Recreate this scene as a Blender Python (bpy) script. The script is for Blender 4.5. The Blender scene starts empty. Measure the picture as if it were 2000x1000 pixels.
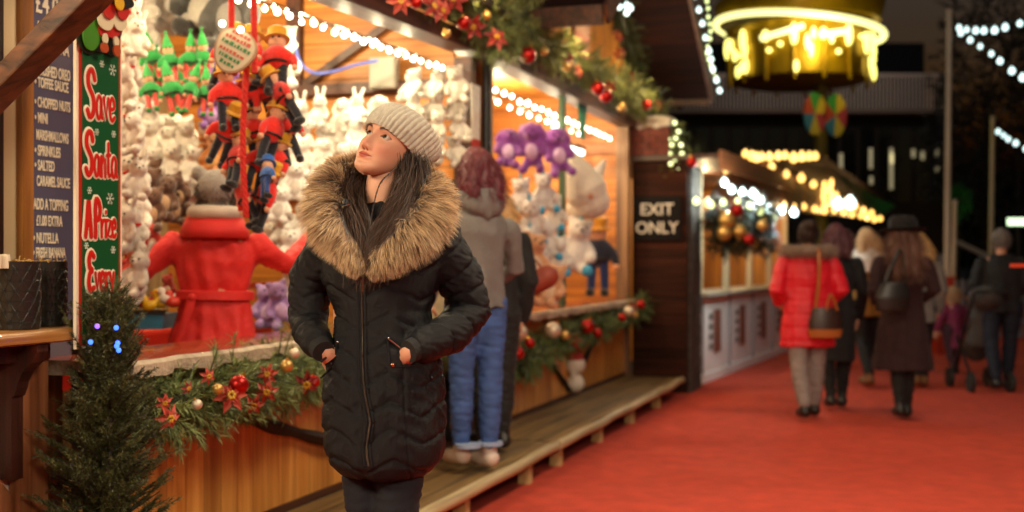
import bpy, bmesh, math, random
import numpy as np
from mathutils import Vector, Matrix
from mathutils.bvhtree import BVHTree
random.seed(7); rng = np.random.default_rng(7)
C = bpy.context.scene.collection
R = math.radians
# ------------------------------------------------------------------ camera, sky, lights, exposure
SC = bpy.context.scene
F = 2400.0                       # focal length in photo pixels (2000 px wide)
CAMZ = 1.31
cam = bpy.data.cameras.new('camera'); camo = bpy.data.objects.new('camera', cam); C.objects.link(camo)
cam.sensor_width = 36; cam.lens = 36*F/2000; cam.shift_y = 12/2000
cam.clip_start = .05; cam.clip_end = 400
camo.location = (0, 0, CAMZ); camo.rotation_euler = (R(90), 0, 0)
cam.dof.use_dof = True; cam.dof.focus_distance = 3.44; cam.dof.aperture_fstop = 2.2; cam.dof.aperture_blades = 0
SC.camera = camo
w = bpy.data.worlds.new('World'); SC.world = w; w.use_nodes = True
nt = w.node_tree; bg = nt.nodes['Background']; sky = nt.nodes.new('ShaderNodeTexSky')
sky.sky_type = 'NISHITA'; sky.sun_disc = False; sky.sun_elevation = R(-2.2); sky.sun_rotation = R(200)
nt.links.new(sky.outputs[0], bg.inputs[0]); bg.inputs[1].default_value = 0.15
SC.view_settings.view_transform = 'Standard'; SC.view_settings.look = 'None'
SC.view_settings.exposure = 0.66; SC.view_settings.gamma = 1
SC.cycles.use_denoising = True; SC.cycles.max_bounces = 6; SC.cycles.diffuse_bounces = 3
SC.cycles.glossy_bounces = 3; SC.cycles.transmission_bounces = 4; SC.cycles.transparent_max_bounces = 6
SC.cycles.sample_clamp_indirect = 3; SC.cycles.caustics_reflective = False; SC.cycles.caustics_refractive = False
SC.cycles.blur_glossy = 1.0

TH = math.atan(772/F); DS, DC = math.sin(TH), math.cos(TH); T0 = 2.69
def W(s, t, z=0):                # street frame: s along the stall fronts, t towards the street, camera at s=0, t=2.69
    return Vector((s*DS+(t-T0)*DC, s*DC-(t-T0)*DS, z))
def P(px, py, Z): return Vector(((px-1000)/F*Z, Z, CAMZ+(512-py)/F*Z))
def S_at(px, t):                 # s of the plane t seen at photo column px
    Z = (t-T0)/(DC*(px-1000)/F-DS); return DS*(px-1000)/F*Z+DC*Z
def Z_at(px, t): return (t-T0)/(DC*(px-1000)/F-DS)
def lamp(name, typ, loc, power, col, size=.1, target=None, sy=None, spread=None):
    l = bpy.data.lights.new(name, typ); o = bpy.data.objects.new(name, l); C.objects.link(o)
    l.energy = power; l.color = col; o.location = loc
    if typ == 'AREA':
        l.shape = 'RECTANGLE'; l.size = size; l.size_y = sy or size
        if spread: l.spread = spread
    else: l.shadow_soft_size = size
    if target is not None: o.rotation_euler = (Vector(target)-Vector(loc)).to_track_quat('-Z', 'Y').to_euler()
    return o
WARM = (1, .70, .32); WARMW = (1, .83, .50)
# market lighting: the lamps of the kiosks beside and behind the photographer, over the street
lamp('kiosk_lamp', 'AREA', W(1.3, -.2, 2.35), 58, (1, .80, .54), 1.3, W(3.4, 1.2, 1.3), .5)
lamp('street_lamp_light', 'AREA', W(-.5, 4.6, 3.3), 115, (1, .83, .60), 1.6, W(4.2, 1.8, .8), 1.0)
lamp('street_lamp_light', 'AREA', W(4.2, 3.0, 4.2), 125, (1, .80, .56), 1.2, W(4.3, 2.9, 0), 1.2)
lamp('street_lamp_light', 'AREA', W(9.0, 3.4, 5.0), 38, (1, .78, .58), 1.2, W(9.1, 3.3, 0), 1.2)

# ------------------------------------------------------------------ materials
def lin(h):
    if not isinstance(h, str): return tuple(h)[:3]
    v = [int(h[i:i+2], 16)/255 for i in (0, 2, 4)]
    return tuple(x/12.92 if x <= .04045 else ((x+.055)/1.055)**2.4 for x in v)
_m = {}
def mat(name, col=(.5, .5, .5), rough=.6, metal=0, noise=0, scale=8, bump=0, bscale=40, emit=0, ecol=None, sheen=0, sss=0, attr=False, coat=0, stretch=(1, 1, 1), alpha=1, trans=0, spec=.5):
    if name in _m: return _m[name]
    m = bpy.data.materials.new(name); m.use_nodes = True; n = m.node_tree; b = n.nodes['Principled BSDF']; L = n.links
    col = lin(col)
    b.inputs['Base Color'].default_value = (*col, 1); b.inputs['Roughness'].default_value = rough; b.inputs['Metallic'].default_value = metal
    b.inputs['Sheen Weight'].default_value = sheen; b.inputs['Coat Weight'].default_value = coat
    b.inputs['Specular IOR Level'].default_value = spec; b.inputs['Sheen Roughness'].default_value = .5
    if alpha < 1: b.inputs['Alpha'].default_value = alpha
    if trans: b.inputs['Transmission Weight'].default_value = trans
    if sss:
        b.inputs['Subsurface Weight'].default_value = sss; b.inputs['Subsurface Radius'].default_value = (.012, .005, .003); b.inputs['Subsurface Scale'].default_value = 1
    tc = n.nodes.new('ShaderNodeTexCoord'); mp = n.nodes.new('ShaderNodeMapping'); mp.inputs['Scale'].default_value = stretch
    L.new(tc.outputs['Object'], mp.inputs[0])
    src = None
    if attr:
        a = n.nodes.new('ShaderNodeAttribute'); a.attribute_name = 'Col'; src = a.outputs['Color']
        L.new(src, b.inputs['Base Color'])
    if noise:
        t = n.nodes.new('ShaderNodeTexNoise'); t.inputs['Scale'].default_value = scale; t.inputs['Detail'].default_value = 5
        L.new(mp.outputs[0], t.inputs['Vector'])
        r = n.nodes.new('ShaderNodeMapRange'); r.inputs[1].default_value = .25; r.inputs[2].default_value = .75
        r.inputs[3].default_value = 1-noise; r.inputs[4].default_value = 1+noise; L.new(t.outputs[0], r.inputs[0])
        x = n.nodes.new('ShaderNodeMix'); x.data_type = 'RGBA'; x.blend_type = 'MULTIPLY'; x.inputs[0].default_value = 1
        if src: L.new(src, x.inputs[6])
        else: x.inputs[6].default_value = (*col, 1)
        L.new(r.outputs[0], x.inputs[7]); L.new(x.outputs[2], b.inputs['Base Color'])
    if bump:
        t2 = n.nodes.new('ShaderNodeTexNoise'); t2.inputs['Scale'].default_value = bscale; t2.inputs['Detail'].default_value = 6
        L.new(mp.outputs[0], t2.inputs['Vector'])
        bp = n.nodes.new('ShaderNodeBump'); bp.inputs['Strength'].default_value = bump; bp.inputs['Distance'].default_value = .01
        L.new(t2.outputs[0], bp.inputs['Height']); L.new(bp.outputs[0], b.inputs['Normal'])
    if emit:
        b.inputs['Emission Color'].default_value = (*lin(ecol or col), 1); b.inputs['Emission Strength'].default_value = emit
    _m[name] = m; return m
def wood(name, c1, c2, axis=0, plank=0, rough=.55, gscale=3, coat=0, groove=.25, spec=.5):
    """grain runs along local axis; plank>0 cuts it into boards of that width along the axis pax"""
    if name in _m: return _m[name]
    m = bpy.data.materials.new(name); m.use_nodes = True; n = m.node_tree; b = n.nodes['Principled BSDF']; L = n.links
    tc = n.nodes.new('ShaderNodeTexCoord'); mp = n.nodes.new('ShaderNodeMapping')
    sc = [gscale*6]*3; sc[axis] = gscale*.35; mp.inputs['Scale'].default_value = sc; L.new(tc.outputs['Object'], mp.inputs[0])
    t = n.nodes.new('ShaderNodeTexNoise'); t.inputs['Scale'].default_value = 1; t.inputs['Detail'].default_value = 8; t.inputs['Distortion'].default_value = .6
    L.new(mp.outputs[0], t.inputs['Vector'])
    r = n.nodes.new('ShaderNodeValToRGB'); r.color_ramp.elements[0].position = .32; r.color_ramp.elements[1].position = .68
    r.color_ramp.elements[0].color = (*lin(c1), 1); r.color_ramp.elements[1].color = (*lin(c2), 1)
    L.new(t.outputs[0], r.inputs[0]); outc = r.outputs[0]; h = t.outputs[0]
    if plank:
        pax, pw = plank
        sx = n.nodes.new('ShaderNodeSeparateXYZ'); L.new(tc.outputs['Object'], sx.inputs[0])
        d = n.nodes.new('ShaderNodeMath'); d.operation = 'DIVIDE'; L.new(sx.outputs[pax], d.inputs[0]); d.inputs[1].default_value = pw
        fr = n.nodes.new('ShaderNodeMath'); fr.operation = 'FRACT'; L.new(d.outputs[0], fr.inputs[0])
        fl = n.nodes.new('ShaderNodeMath'); fl.operation = 'FLOOR'; L.new(d.outputs[0], fl.inputs[0])
        wn = n.nodes.new('ShaderNodeTexWhiteNoise'); wn.noise_dimensions = '1D'; L.new(fl.outputs[0], wn.inputs['W'])
        pp = n.nodes.new('ShaderNodeMath'); pp.operation = 'PINGPONG'; L.new(fr.outputs[0], pp.inputs[0]); pp.inputs[1].default_value = .5
        gr = n.nodes.new('ShaderNodeMapRange'); gr.inputs[1].default_value = 0; gr.inputs[2].default_value = .05; gr.inputs[3].default_value = groove; gr.inputs[4].default_value = 1
        L.new(pp.outputs[0], gr.inputs[0])
        vr = n.nodes.new('ShaderNodeMapRange'); vr.inputs[3].default_value = .75; vr.inputs[4].default_value = 1.2; L.new(wn.outputs[0], vr.inputs[0])
        mu = n.nodes.new('ShaderNodeMath'); mu.operation = 'MULTIPLY'; L.new(gr.outputs[0], mu.inputs[0]); L.new(vr.outputs[0], mu.inputs[1])
        x = n.nodes.new('ShaderNodeMix'); x.data_type = 'RGBA'; x.blend_type = 'MULTIPLY'; x.inputs[0].default_value = 1
        L.new(outc, x.inputs[6]); L.new(mu.outputs[0], x.inputs[7]); outc = x.outputs[2]; h = gr.outputs[0]
    L.new(outc, b.inputs['Base Color']); b.inputs['Roughness'].default_value = rough; b.inputs['Coat Weight'].default_value = coat; b.inputs['Specular IOR Level'].default_value = spec
    bp = n.nodes.new('ShaderNodeBump'); bp.inputs['Strength'].default_value = .4; bp.inputs['Distance'].default_value = .006
    L.new(h, bp.inputs['Height']); L.new(bp.outputs[0], b.inputs['Normal'])
    _m[name] = m; return m

# ------------------------------------------------------------------ mesh helpers
def K(s, t, z): return Vector((s, -t, z))          # street-frame local coordinates
STREET = R(90)-TH                                   # heading of the street frame's local x axis
class MB:
    def __init__(self): self.v = []; self.f = []; self.mi = []; self.c = []; self.m = 0; self.col = (1, 1, 1)
    def add(self, vs, fs, cols=None):
        b = len(self.v); self.v += [tuple(x) for x in vs]; self.f += [tuple(i+b for i in f) for f in fs]; self.mi += [self.m]*len(fs)
        self.c += list(cols) if cols is not None else [self.col]*len(vs); return self
    def box(self, a, b_, M=None):
        (x0, y0, z0), (x1, y1, z1) = a, b_
        vs = [Vector(p) for p in ((x0,y0,z0),(x1,y0,z0),(x1,y1,z0),(x0,y1,z0),(x0,y0,z1),(x1,y0,z1),(x1,y1,z1),(x0,y1,z1))]
        if M: vs = [M@p for p in vs]
        return self.add(vs, [(0,3,2,1),(4,5,6,7),(0,1,5,4),(1,2,6,5),(2,3,7,6),(3,0,4,7)])
    def bx(self, s0, s1, t0, t1, z0, z1): return self.box((min(s0,s1), min(-t0,-t1), min(z0,z1)), (max(s0,s1), max(-t0,-t1), max(z0,z1)))
    def beam(self, p0, p1, wd, ht, up=(0, 0, 1)):
        p0, p1 = Vector(p0), Vector(p1); d = (p1-p0).normalized(); s = d.cross(Vector(up)).normalized(); u = s.cross(d)
        vs = [p+s*a*wd/2+u*b*ht/2 for p in (p0, p1) for a, b in ((-1,-1),(1,-1),(1,1),(-1,1))]
        return self.add(vs, [(3,2,1,0),(4,5,6,7),(0,1,5,4),(1,2,6,5),(2,3,7,6),(3,0,4,7)])
    def tube(self, pts, rad, n=10, flat=1, cap=True, noise=0):
        pts = [Vector(p) for p in pts]; k = len(pts); rad = rad if hasattr(rad, '__len__') else [rad]*k
        d0 = (pts[1]-pts[0]).normalized(); up = Vector((0, 0, 1)) if abs(d0.z) < .9 else Vector((0, 1, 0)); s = d0.cross(up).normalized()
        vs = []; fs = []
        for i, p in enumerate(pts):
            d = ((pts[min(i+1, k-1)]-pts[max(i-1, 0)])).normalized(); s = (s-d*s.dot(d)).normalized(); u = d.cross(s)
            for j in range(n):
                a = 2*math.pi*j/n; r = rad[i]*(1+noise*random.uniform(-1, 1))
                vs.append(p+s*math.cos(a)*r+u*math.sin(a)*r*flat)
        for i in range(k-1):
            for j in range(n): fs.append((i*n+j, i*n+(j+1) % n, (i+1)*n+(j+1) % n, (i+1)*n+j))
        if cap: fs += [tuple(range(n))[::-1], tuple((k-1)*n+j for j in range(n))]
        return self.add(vs, fs)
    def cap_chain(self, pts, rad, n=14, flat=1):      # rounded-end tube for blobs
        self.tube(pts, rad, n, flat); rad = rad if hasattr(rad, '__len__') else [rad]*len(pts)
        self.ball(pts[0], rad[0]); self.ball(pts[-1], rad[-1]); return self
    def ball(self, c, r, M=None, n=12, k=8):
        r = r if hasattr(r, '__len__') else (r, r, r); c = Vector(c); vs = []; fs = []
        for i in range(1, k):
            a = math.pi*i/k
            for j in range(n):
                b = 2*math.pi*j/n; p = Vector((r[0]*math.sin(a)*math.cos(b), r[1]*math.sin(a)*math.sin(b), r[2]*math.cos(a)))
                vs.append(c+((M@p) if M else p))
        e = [Vector((0, 0, r[2])), Vector((0, 0, -r[2]))]; vs += [c+((M@p) if M else p) for p in e]; t = len(vs)-2
        for i in range(k-2):
            for j in range(n): fs.append((i*n+j, (i+1)*n+j, (i+1)*n+(j+1) % n, i*n+(j+1) % n))
        for j in range(n): fs += [(t, j, (j+1) % n), (t+1, (k-2)*n+(j+1) % n, (k-2)*n+j)]
        return self.add(vs, fs)
    def loft(self, rings, n=28):                       # rings: (cx, cy, cz, ax, ay)
        vs = []; fs = []
        for cx, cy, cz, ax, ay in rings:
            for j in range(n):
                a = 2*math.pi*j/n; vs.append((cx+ax*math.cos(a), cy+ay*math.sin(a), cz))
        for i in range(len(rings)-1):
            for j in range(n): fs.append((i*n+j, i*n+(j+1) % n, (i+1)*n+(j+1) % n, (i+1)*n+j))
        fs += [tuple(range(n))[::-1], tuple((len(rings)-1)*n+j for j in range(n))]
        return self.add(vs, fs)
    def lathe(self, prof, c=(0, 0, 0), n=20, M=None):
        c = Vector(c); vs = []; fs = []; k = len(prof)
        for r, z in prof:
            for j in range(n):
                a = 2*math.pi*j/n; p = Vector((r*math.cos(a), r*math.sin(a), z)); vs.append(c+((M@p) if M else p))
        for i in range(k-1):
            for j in range(n): fs.append((i*n+j, i*n+(j+1) % n, (i+1)*n+(j+1) % n, (i+1)*n+j))
        fs += [tuple(range(n))[::-1], tuple((k-1)*n+j for j in range(n))]
        return self.add(vs, fs)
    def prism(self, poly, th, fr):                     # fr(u, v, w) -> point; w through the thickness
        n = len(poly); vs = [fr(u, v, 0) for u, v in poly]+[fr(u, v, th) for u, v in poly]
        return self.add(vs, [tuple(range(n))[::-1], tuple(range(n, 2*n))]+[(i, (i+1) % n, n+(i+1) % n, n+i) for i in range(n)])
    def strips(self, paths, wid, cols):                # many ribbons: paths NxKx3, wid NxK, cols NxKx3
        N, k, _ = paths.shape; d = np.gradient(paths, axis=1); rv = rng.normal(size=(N, 1, 3)); s = np.cross(d, rv)
        s /= np.linalg.norm(s, axis=2, keepdims=True)+1e-9; a = paths+s*wid[..., None]/2; b = paths-s*wid[..., None]/2
        vs = np.stack([a, b], 2).reshape(-1, 3); cc = np.repeat(cols.reshape(-1, 3), 2, 0); base = len(self.v)
        self.v += [tuple(x) for x in vs.tolist()]; self.c += [tuple(x) for x in cc.tolist()]
        i = (np.arange(N)[:, None]*k+np.arange(k-1)[None]).reshape(-1)*2+base
        self.f += [tuple(q) for q in np.stack([i, i+2, i+3, i+1], 1).tolist()]; self.mi += [self.m]*len(i); return self
    def build(self, name, mats, parent=None, off=(0, 0, 0), smooth=True, colattr=False, angle=40):
        me = bpy.data.meshes.new(name); o = Vector(off)
        v = np.array([tuple(x) for x in self.v], dtype=float)-np.array(o)
        me.from_pydata(v.tolist(), [], self.f)
        for m in (mats if isinstance(mats, (list, tuple)) else [mats]): me.materials.append(m)
        if any(self.mi): me.polygons.foreach_set('material_index', self.mi)
        if colattr:
            at = me.color_attributes.new('Col', 'FLOAT_COLOR', 'POINT')
            at.data.foreach_set('color', np.c_[np.array([tuple(c)[:3] for c in self.c]), np.ones(len(self.c))].astype(np.float32).ravel())
        me.update()
        if smooth: me.shade_smooth(); me.set_sharp_from_angle(angle=R(angle))
        return link(name, me, parent)
def link(name, me, parent=None):
    ob = bpy.data.objects.new(name, me); C.objects.link(ob)
    if parent: ob.parent = parent
    return ob
def tag(o, label=None, cat=None, group=None, kind=None):
    if label: o['label'] = label
    if cat: o['category'] = cat
    if group: o['group'] = group
    if kind: o['kind'] = kind
    return o
def thing(name, label, cat, loc=(0, 0, 0), rz=0, group=None):
    o = bpy.data.objects.new(name, None); C.objects.link(o); o.empty_display_size = .1
    o.location = loc; o.rotation_euler = (0, 0, rz); return tag(o, label, cat, group)
def sthing(name, label, cat, s, t, z=0, group=None):    # a thing in the street frame; its parts are built with off=K(s,t,z)
    return thing(name, label, cat, W(s, t, z), STREET, group), K(s, t, z)
def clone(o, loc=None, rz=None, sc=None):
    r = o.copy(); C.objects.link(r)
    for ch in o.children:
        c = ch.copy(); C.objects.link(c); c.parent = r
        for g in ch.children:
            d = g.copy(); C.objects.link(d); d.parent = c
    if loc is not None: r.location = loc
    if rz is not None: r.rotation_euler = rz if hasattr(rz, '__len__') else (0, 0, rz)
    if sc is not None: r.scale = (sc, sc, sc)
    return r
ORD = 'first second third fourth fifth sixth seventh eighth ninth tenth eleventh twelfth thirteenth fourteenth fifteenth sixteenth seventeenth eighteenth nineteenth'.split()
TENS = {20: 'twent', 30: 'thirt', 40: 'fort', 50: 'fift', 60: 'sixt', 70: 'sevent', 80: 'eight', 90: 'ninet'}
def ordw(i):
    i += 1
    if i < 20: return ORD[i-1]
    t, r = i//10*10, i % 10
    return TENS[t]+('ieth' if r == 0 else 'y-'+ORD[r-1])
def screen(o): p = o.matrix_basis.translation; return 1000+p.x/p.y*F
def rank(objs, desc, where):                            # labels by order across the photo
    objs = sorted(objs, key=screen)
    for i, o in enumerate(objs):
        o['label'] = f"{desc}, {'leftmost' if i == 0 else 'rightmost' if i == len(objs)-1 else ordw(i)+' from left'} {where}"
def blob(mb, voxel=.01, smooth=4, fac=.5):              # union of closed shapes -> numpy verts, polys
    me = bpy.data.meshes.new('tmp'); me.from_pydata([tuple(x) for x in mb.v], [], mb.f); me.update()
    o = bpy.data.objects.new('tmp', me); C.objects.link(o)
    m = o.modifiers.new('r', 'REMESH'); m.mode = 'VOXEL'; m.voxel_size = voxel
    if smooth: s = o.modifiers.new('s', 'SMOOTH'); s.iterations = smooth; s.factor = fac
    e = o.evaluated_get(bpy.context.evaluated_depsgraph_get()); r = bpy.data.meshes.new_from_object(e)
    n = len(r.vertices); v = np.empty(n*3); r.vertices.foreach_get('co', v); no = np.empty(n*3); r.vertices.foreach_get('normal', no)
    fs = [tuple(p.vertices) for p in r.polygons]
    bpy.data.objects.remove(o); bpy.data.meshes.remove(me); bpy.data.meshes.remove(r)
    return v.reshape(-1, 3), no.reshape(-1, 3), fs
def blobmb(mb, voxel=.01, smooth=4, disp=None):
    v, n, f = blob(mb, voxel, smooth)
    if disp is not None: v = v+n*disp(v)[:, None]
    out = MB(); out.v = [tuple(x) for x in v.tolist()]; out.f = f; out.mi = [0]*len(f); out.c = [(1, 1, 1)]*len(out.v); return out
def wav(v, f=1., seed=0):                               # cheap smooth noise in [-1,1]
    r = np.random.default_rng(seed); o = np.zeros(len(v))
    for i in range(6):
        k = r.normal(size=3)*f*(1+.5*i); o += np.sin(v@k+r.uniform(0, 6.28))/(1+.4*i)
    return o/3
def interp(x, xs, ys): return np.interp(x, xs, ys)
# ================================================================== the woman in the foreground
HZ = 3.53; HX = (730-1000)/F*HZ
def U(px, py, y=0): p = P(px, py, HZ+y); return Vector((p.x-HX, y, p.z))
hero = thing('person', 'woman in black quilted parka, brown fur collar and pale knitted hat, looking up', 'person', (HX, HZ, 0))
M_skin = mat('skin', 'C98E72', .58, spec=.35, sss=.12, attr=True, bump=.06, bscale=260)
SKIN = lin('CF9A7E')
# head frame
yw, pt, rl = R(-33), R(-10), R(18)
Rh = (Matrix.Rotation(rl, 3, 'Y') @ Matrix.Rotation(yw, 3, 'Z') @ Matrix.Rotation(pt, 3, 'X'))
HC = U(763, 284.5, .02)
def Hd(x, y, z): return HC+Rh@Vector((x, y, z))
def face_mesh():
    nz, nt_ = 230, 260
    zs = np.linspace(-.1165, .125, nz)
    th = np.concatenate([np.linspace(-1.35, 1.35, 200), np.linspace(1.35, 2*np.pi-1.35, 62)[1:-1]]); nt_ = len(th)
    wz = interp(zs, [-.1165,-.113,-.106,-.096,-.084,-.068,-.045,-.02,.01,.04,.07,.095,.115,.125], [.006,.016,.027,.038,.0475,.055,.061,.066,.069,.071,.068,.056,.033,.004])
    yf = interp(zs, [-.1165,-.113,-.106,-.096,-.084,-.07,-.05,-.03,0,.02,.05,.08,.105,.125], [.070,.080,.088,.090,.087,.0885,.088,.087,.084,.090,.091,.081,.052,.01])
    yb = interp(zs, [-.1165,-.108,-.10,-.085,-.065,-.04,0,.04,.08,.105,.125], [-.055,-.035,-.02,.005,.03,.06,.088,.098,.088,.06,.0])
    def smooth1(a):
        for _ in range(14): a = np.r_[a[0], (a[:-2]+2*a[1:-1]+a[2:])/4, a[-1]]
        return a
    wz, yf, yb = map(smooth1, (wz, yf, yb))
    Z, Th = np.meshgrid(zs, th, indexing='ij'); c = ((yb-yf)/2)[:, None]; a = ((yb+yf)/2)[:, None]
    X = wz[:, None]*np.sign(np.sin(Th))*np.abs(np.sin(Th))**.92
    Y = c-a*np.sign(np.cos(Th))*np.abs(np.cos(Th))**.93
    fr = np.clip(np.cos(Th)*1.6, 0, 1)
    g = lambda x, s: np.exp(-(x/s)**2/2)
    D = np.zeros_like(X); ax = np.abs(X)
    nh = interp(Z, [-.058,-.0545,-.050,-.045,-.039,-.034,-.026,-.014,.0,.012,.022], [0,.002,.010,.0185,.0232,.0228,.0198,.0142,.0086,.0035,0])
    nw = interp(Z, [-.055,-.045,-.036,-.02,.0,.02], [.0085,.0080,.0078,.0062,.0056,.009])
    D += nh*g(X, nw)
    D += .0085*g(ax-.0125, .0048)*g(Z+.0455, .0055)
    D -= .0065*g(ax-.0065, .0028)*g(Z+.0520, .0024)
    D -= .0095*g(ax-.030, .0145)*g(Z-.001, .0105)
    D -= .004*g(ax-.016, .006)*g(Z-.002, .008)
    D += .0045*g(ax-.030, .016)*g(Z-.019, .0065)
    lipw = np.clip(1-(ax/.0275)**2, 0, 1)**1.1
    D += .0065*lipw*g(Z+.0640-.0012*g(ax-.006, .004), .0036)+.0075*lipw*g(Z+.0735, .0042)-.0030*np.clip(1-(ax/.029)**2, 0, 1)*g(Z+.0685-.0010*(ax/.02)**2-.0005, .0014)
    D -= .0018*g(X, .003)*g(Z+.058, .004)
    D -= .0035*g(X, .02)*g(Z+.084, .005)
    D += .006*g(X, .015)*g(Z+.099, .010)
    D += .0075*g(ax-.040, .016)*g(Z+.034, .016)
    D -= .0012*g(ax-.030, .005)*g(Z+.064, .006)
    Y = Y-D*fr
    # colour: skin, lips, brows, lashes
    col = np.ones(X.shape+(3,))*np.array(SKIN)
    def mix(mask, c): 
        nonlocal col; col = col*(1-mask[..., None])+np.array(c)*mask[..., None]
    blush = np.clip(.5*g(ax-.040, .016)*g(Z+.038, .016)+.45*g(X, .010)*g(Z+.040, .010), 0, 1)*fr
    mix(blush, lin('C06A55'))
    cre = -.0685+.0012*(ax/.02)**2+.0003
    up = cre+.0085*np.clip(1-(ax/.0245)**1.7, 0, 1)-.0016*g(X, .0035); lo = cre-.0095*np.clip(1-(ax/.023)**2, 0, 1)
    s = lambda x, e=.0009: 1/(1+np.exp(-x/e*2))
    lips = s(up-Z)*s(Z-lo)*s(.0245-ax)*(fr > .3); mix(lips*.85, lin('A8483F'))
    mix(g(Z-cre, .0008)*s(.025-ax)*(fr > .3)*.75, lin('5A1E1C'))
    mix(g(ax-.0065, .0028)*g(Z+.0515, .0022)*.8*(fr > .3), lin('4A1E18'))
    bz = .0185+.0030*(1-((ax-.034)/.018)**2)-.0035*np.clip((ax-.036)/.015, 0, 1)
    bm = g(Z-bz, .0027*(1.15-np.clip((ax-.02)/.05, 0, 1)))*s(ax-.0135, .0015)*s(.0515-ax, .002)*(fr > .3)
    mix(np.clip(bm*1.05, 0, 1), lin('2A180F'))
    u = (ax-.0305)/.0145; eye_up = .0010+.0054*np.clip(1-np.abs(u)**2.1, 0, 1)+.0010*u; eye_lo = .0008-.0034*np.clip(1-np.abs(u)**2, 0, 1)+.0008*u
    inside = (np.abs(u) < 1) & (Z < eye_up) & (Z > eye_lo) & (fr > .3)
    lash = (g(Z-eye_up-.0006, .0014)+.45*g(Z-eye_lo+.0003, .0007))*(np.abs(u) < 1.12)*(fr > .3); mix(np.clip(lash, 0, 1)*.92, lin('1C100C'))
    mix(.35*g(ax-.0305, .014)*g(Z-.0095, .0035)*fr, lin('8A5440'))
    nzn, ntn = X.shape; idx = np.arange(nzn*ntn).reshape(nzn, ntn)
    q = np.stack([idx[:-1], np.roll(idx, -1, 1)[:-1], np.roll(idx, -1, 1)[1:], idx[1:]], -1).reshape(-1, 4)
    ins = inside.reshape(-1); q = q[ins[q].sum(1) < 3]
    pts = np.stack([X, Y, Z], -1).reshape(-1, 3)
    return pts, q, col.reshape(-1, 3), idx
pts, q, col, idx = face_mesh()
RhN = np.array(Rh); wp = pts@RhN.T+np.array(HC)
bd = MB()
bd.v = [tuple(p) for p in wp.tolist()]; bd.f = [tuple(f) for f in q.tolist()]+[tuple(idx[0].tolist()), tuple(idx[-1][::-1].tolist())]; bd.mi = [0]*len(bd.f); bd.c = [tuple(c) for c in col.tolist()]
# neck, chest, wrists, hands, legs in one surface
sk = MB()
sk.cap_chain([Hd(0, .018, -.05), U(745, 372, .02), U(742, 430, .03), U(738, 480, .05)], [.050, .050, .053, .07])
sk.loft([(.0, .02, 1.34, .12, .08), (0, .02, 1.2, .12, .08), (0, .02, .95, .12, .09), (.02, .02, .80, .14, .10)])
legA = [U(712, 850, .03), U(706, 935, .02), Vector((-.022, .0, .50)), Vector((-.025, .05, .28)), Vector((-.03, .10, .09))]
legB = [U(778, 850, .0), U(782, 935, -.01), Vector((.062, -.06, .52)), Vector((.055, -.05, .28)), Vector((.05, -.05, .09))]
for lg in (legA, legB): sk.cap_chain(lg, [.056, .045, .037, .034, .030])
vs, _, fs = blob(sk, .008, 4); bd.add(vs.tolist(), fs, [SKIN]*len(vs))
def hand(mb, wrist, dirv, palmn, L=.175, curl=.35, n=8, side=1):
    """palm with five separate bent fingers; dirv wrist->fingers, palmn out of the palm, thumb on side*(dirv x palmn)"""
    d = Vector(dirv).normalized(); pn = Vector(palmn); pn = (pn-d*pn.dot(d)).normalized(); s = d.cross(pn)*side; w_ = Vector(wrist)
    pl = L*.52
    vs = []; rings = [(0, .30, .20), (.35, .42, .17), (.8, .46, .14), (1, .44, .12)]
    k = n+4; ring = []
    for t, a, b in rings:
        for j in range(k):
            an = 2*math.pi*j/k; vs.append(w_+d*pl*t+s*math.cos(an)*a*pl+pn*math.sin(an)*b*pl)
    f = [(i*k+j, i*k+(j+1) % k, (i+1)*k+(j+1) % k, (i+1)*k+j) for i in range(3) for j in range(k)]+[tuple(range(k))[::-1], tuple(3*k+j for j in range(k))]
    mb.add(vs, f)
    for i, (o, ln) in enumerate(((.34, .44), (.12, .50), (-.11, .46), (-.33, .36))):
        p = w_+d*pl*.92+s*o*pl; a = curl*.6; pts = [p]
        for m in (.45, .30, .25):
            dd = d*math.cos(a)+pn*math.sin(a)+s*o*.12; p = p+dd.normalized()*ln*L*m; pts.append(p); a += curl*(1+.15*i)
        mb.tube(pts, [L*.055, L*.052, L*.046, L*.034], n)
    p = w_+d*pl*.25+s*.36*pl; mb.tube([p, p+(d*.7+s*.7+pn*.3)*L*.16, p+(d*1.5+s*.95+pn*.7)*L*.16, p+(d*2.2+s*.95+pn*1.1)*L*.155], [L*.075, L*.062, L*.055, L*.04], n)
bd.col = SKIN
hand(bd, U(640, 684, -.040), (.6, .5, -1), (0, 1, .1), .17, .35, side=1)
hand(bd, U(806, 684, -.098), (-.5, .6, -1), (0, 1, .1), .17, .35, side=-1)
bd.tube([U(620, 665, -.055), U(634, 682, -.068), U(648, 698, -.062)], [.024, .026, .03]); bd.tube([U(826, 670, -.10), U(808, 682, -.116), U(788, 700, -.098)], [.024, .027, .030])
bd.build('body', M_skin, hero, colattr=True, angle=180)
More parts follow.
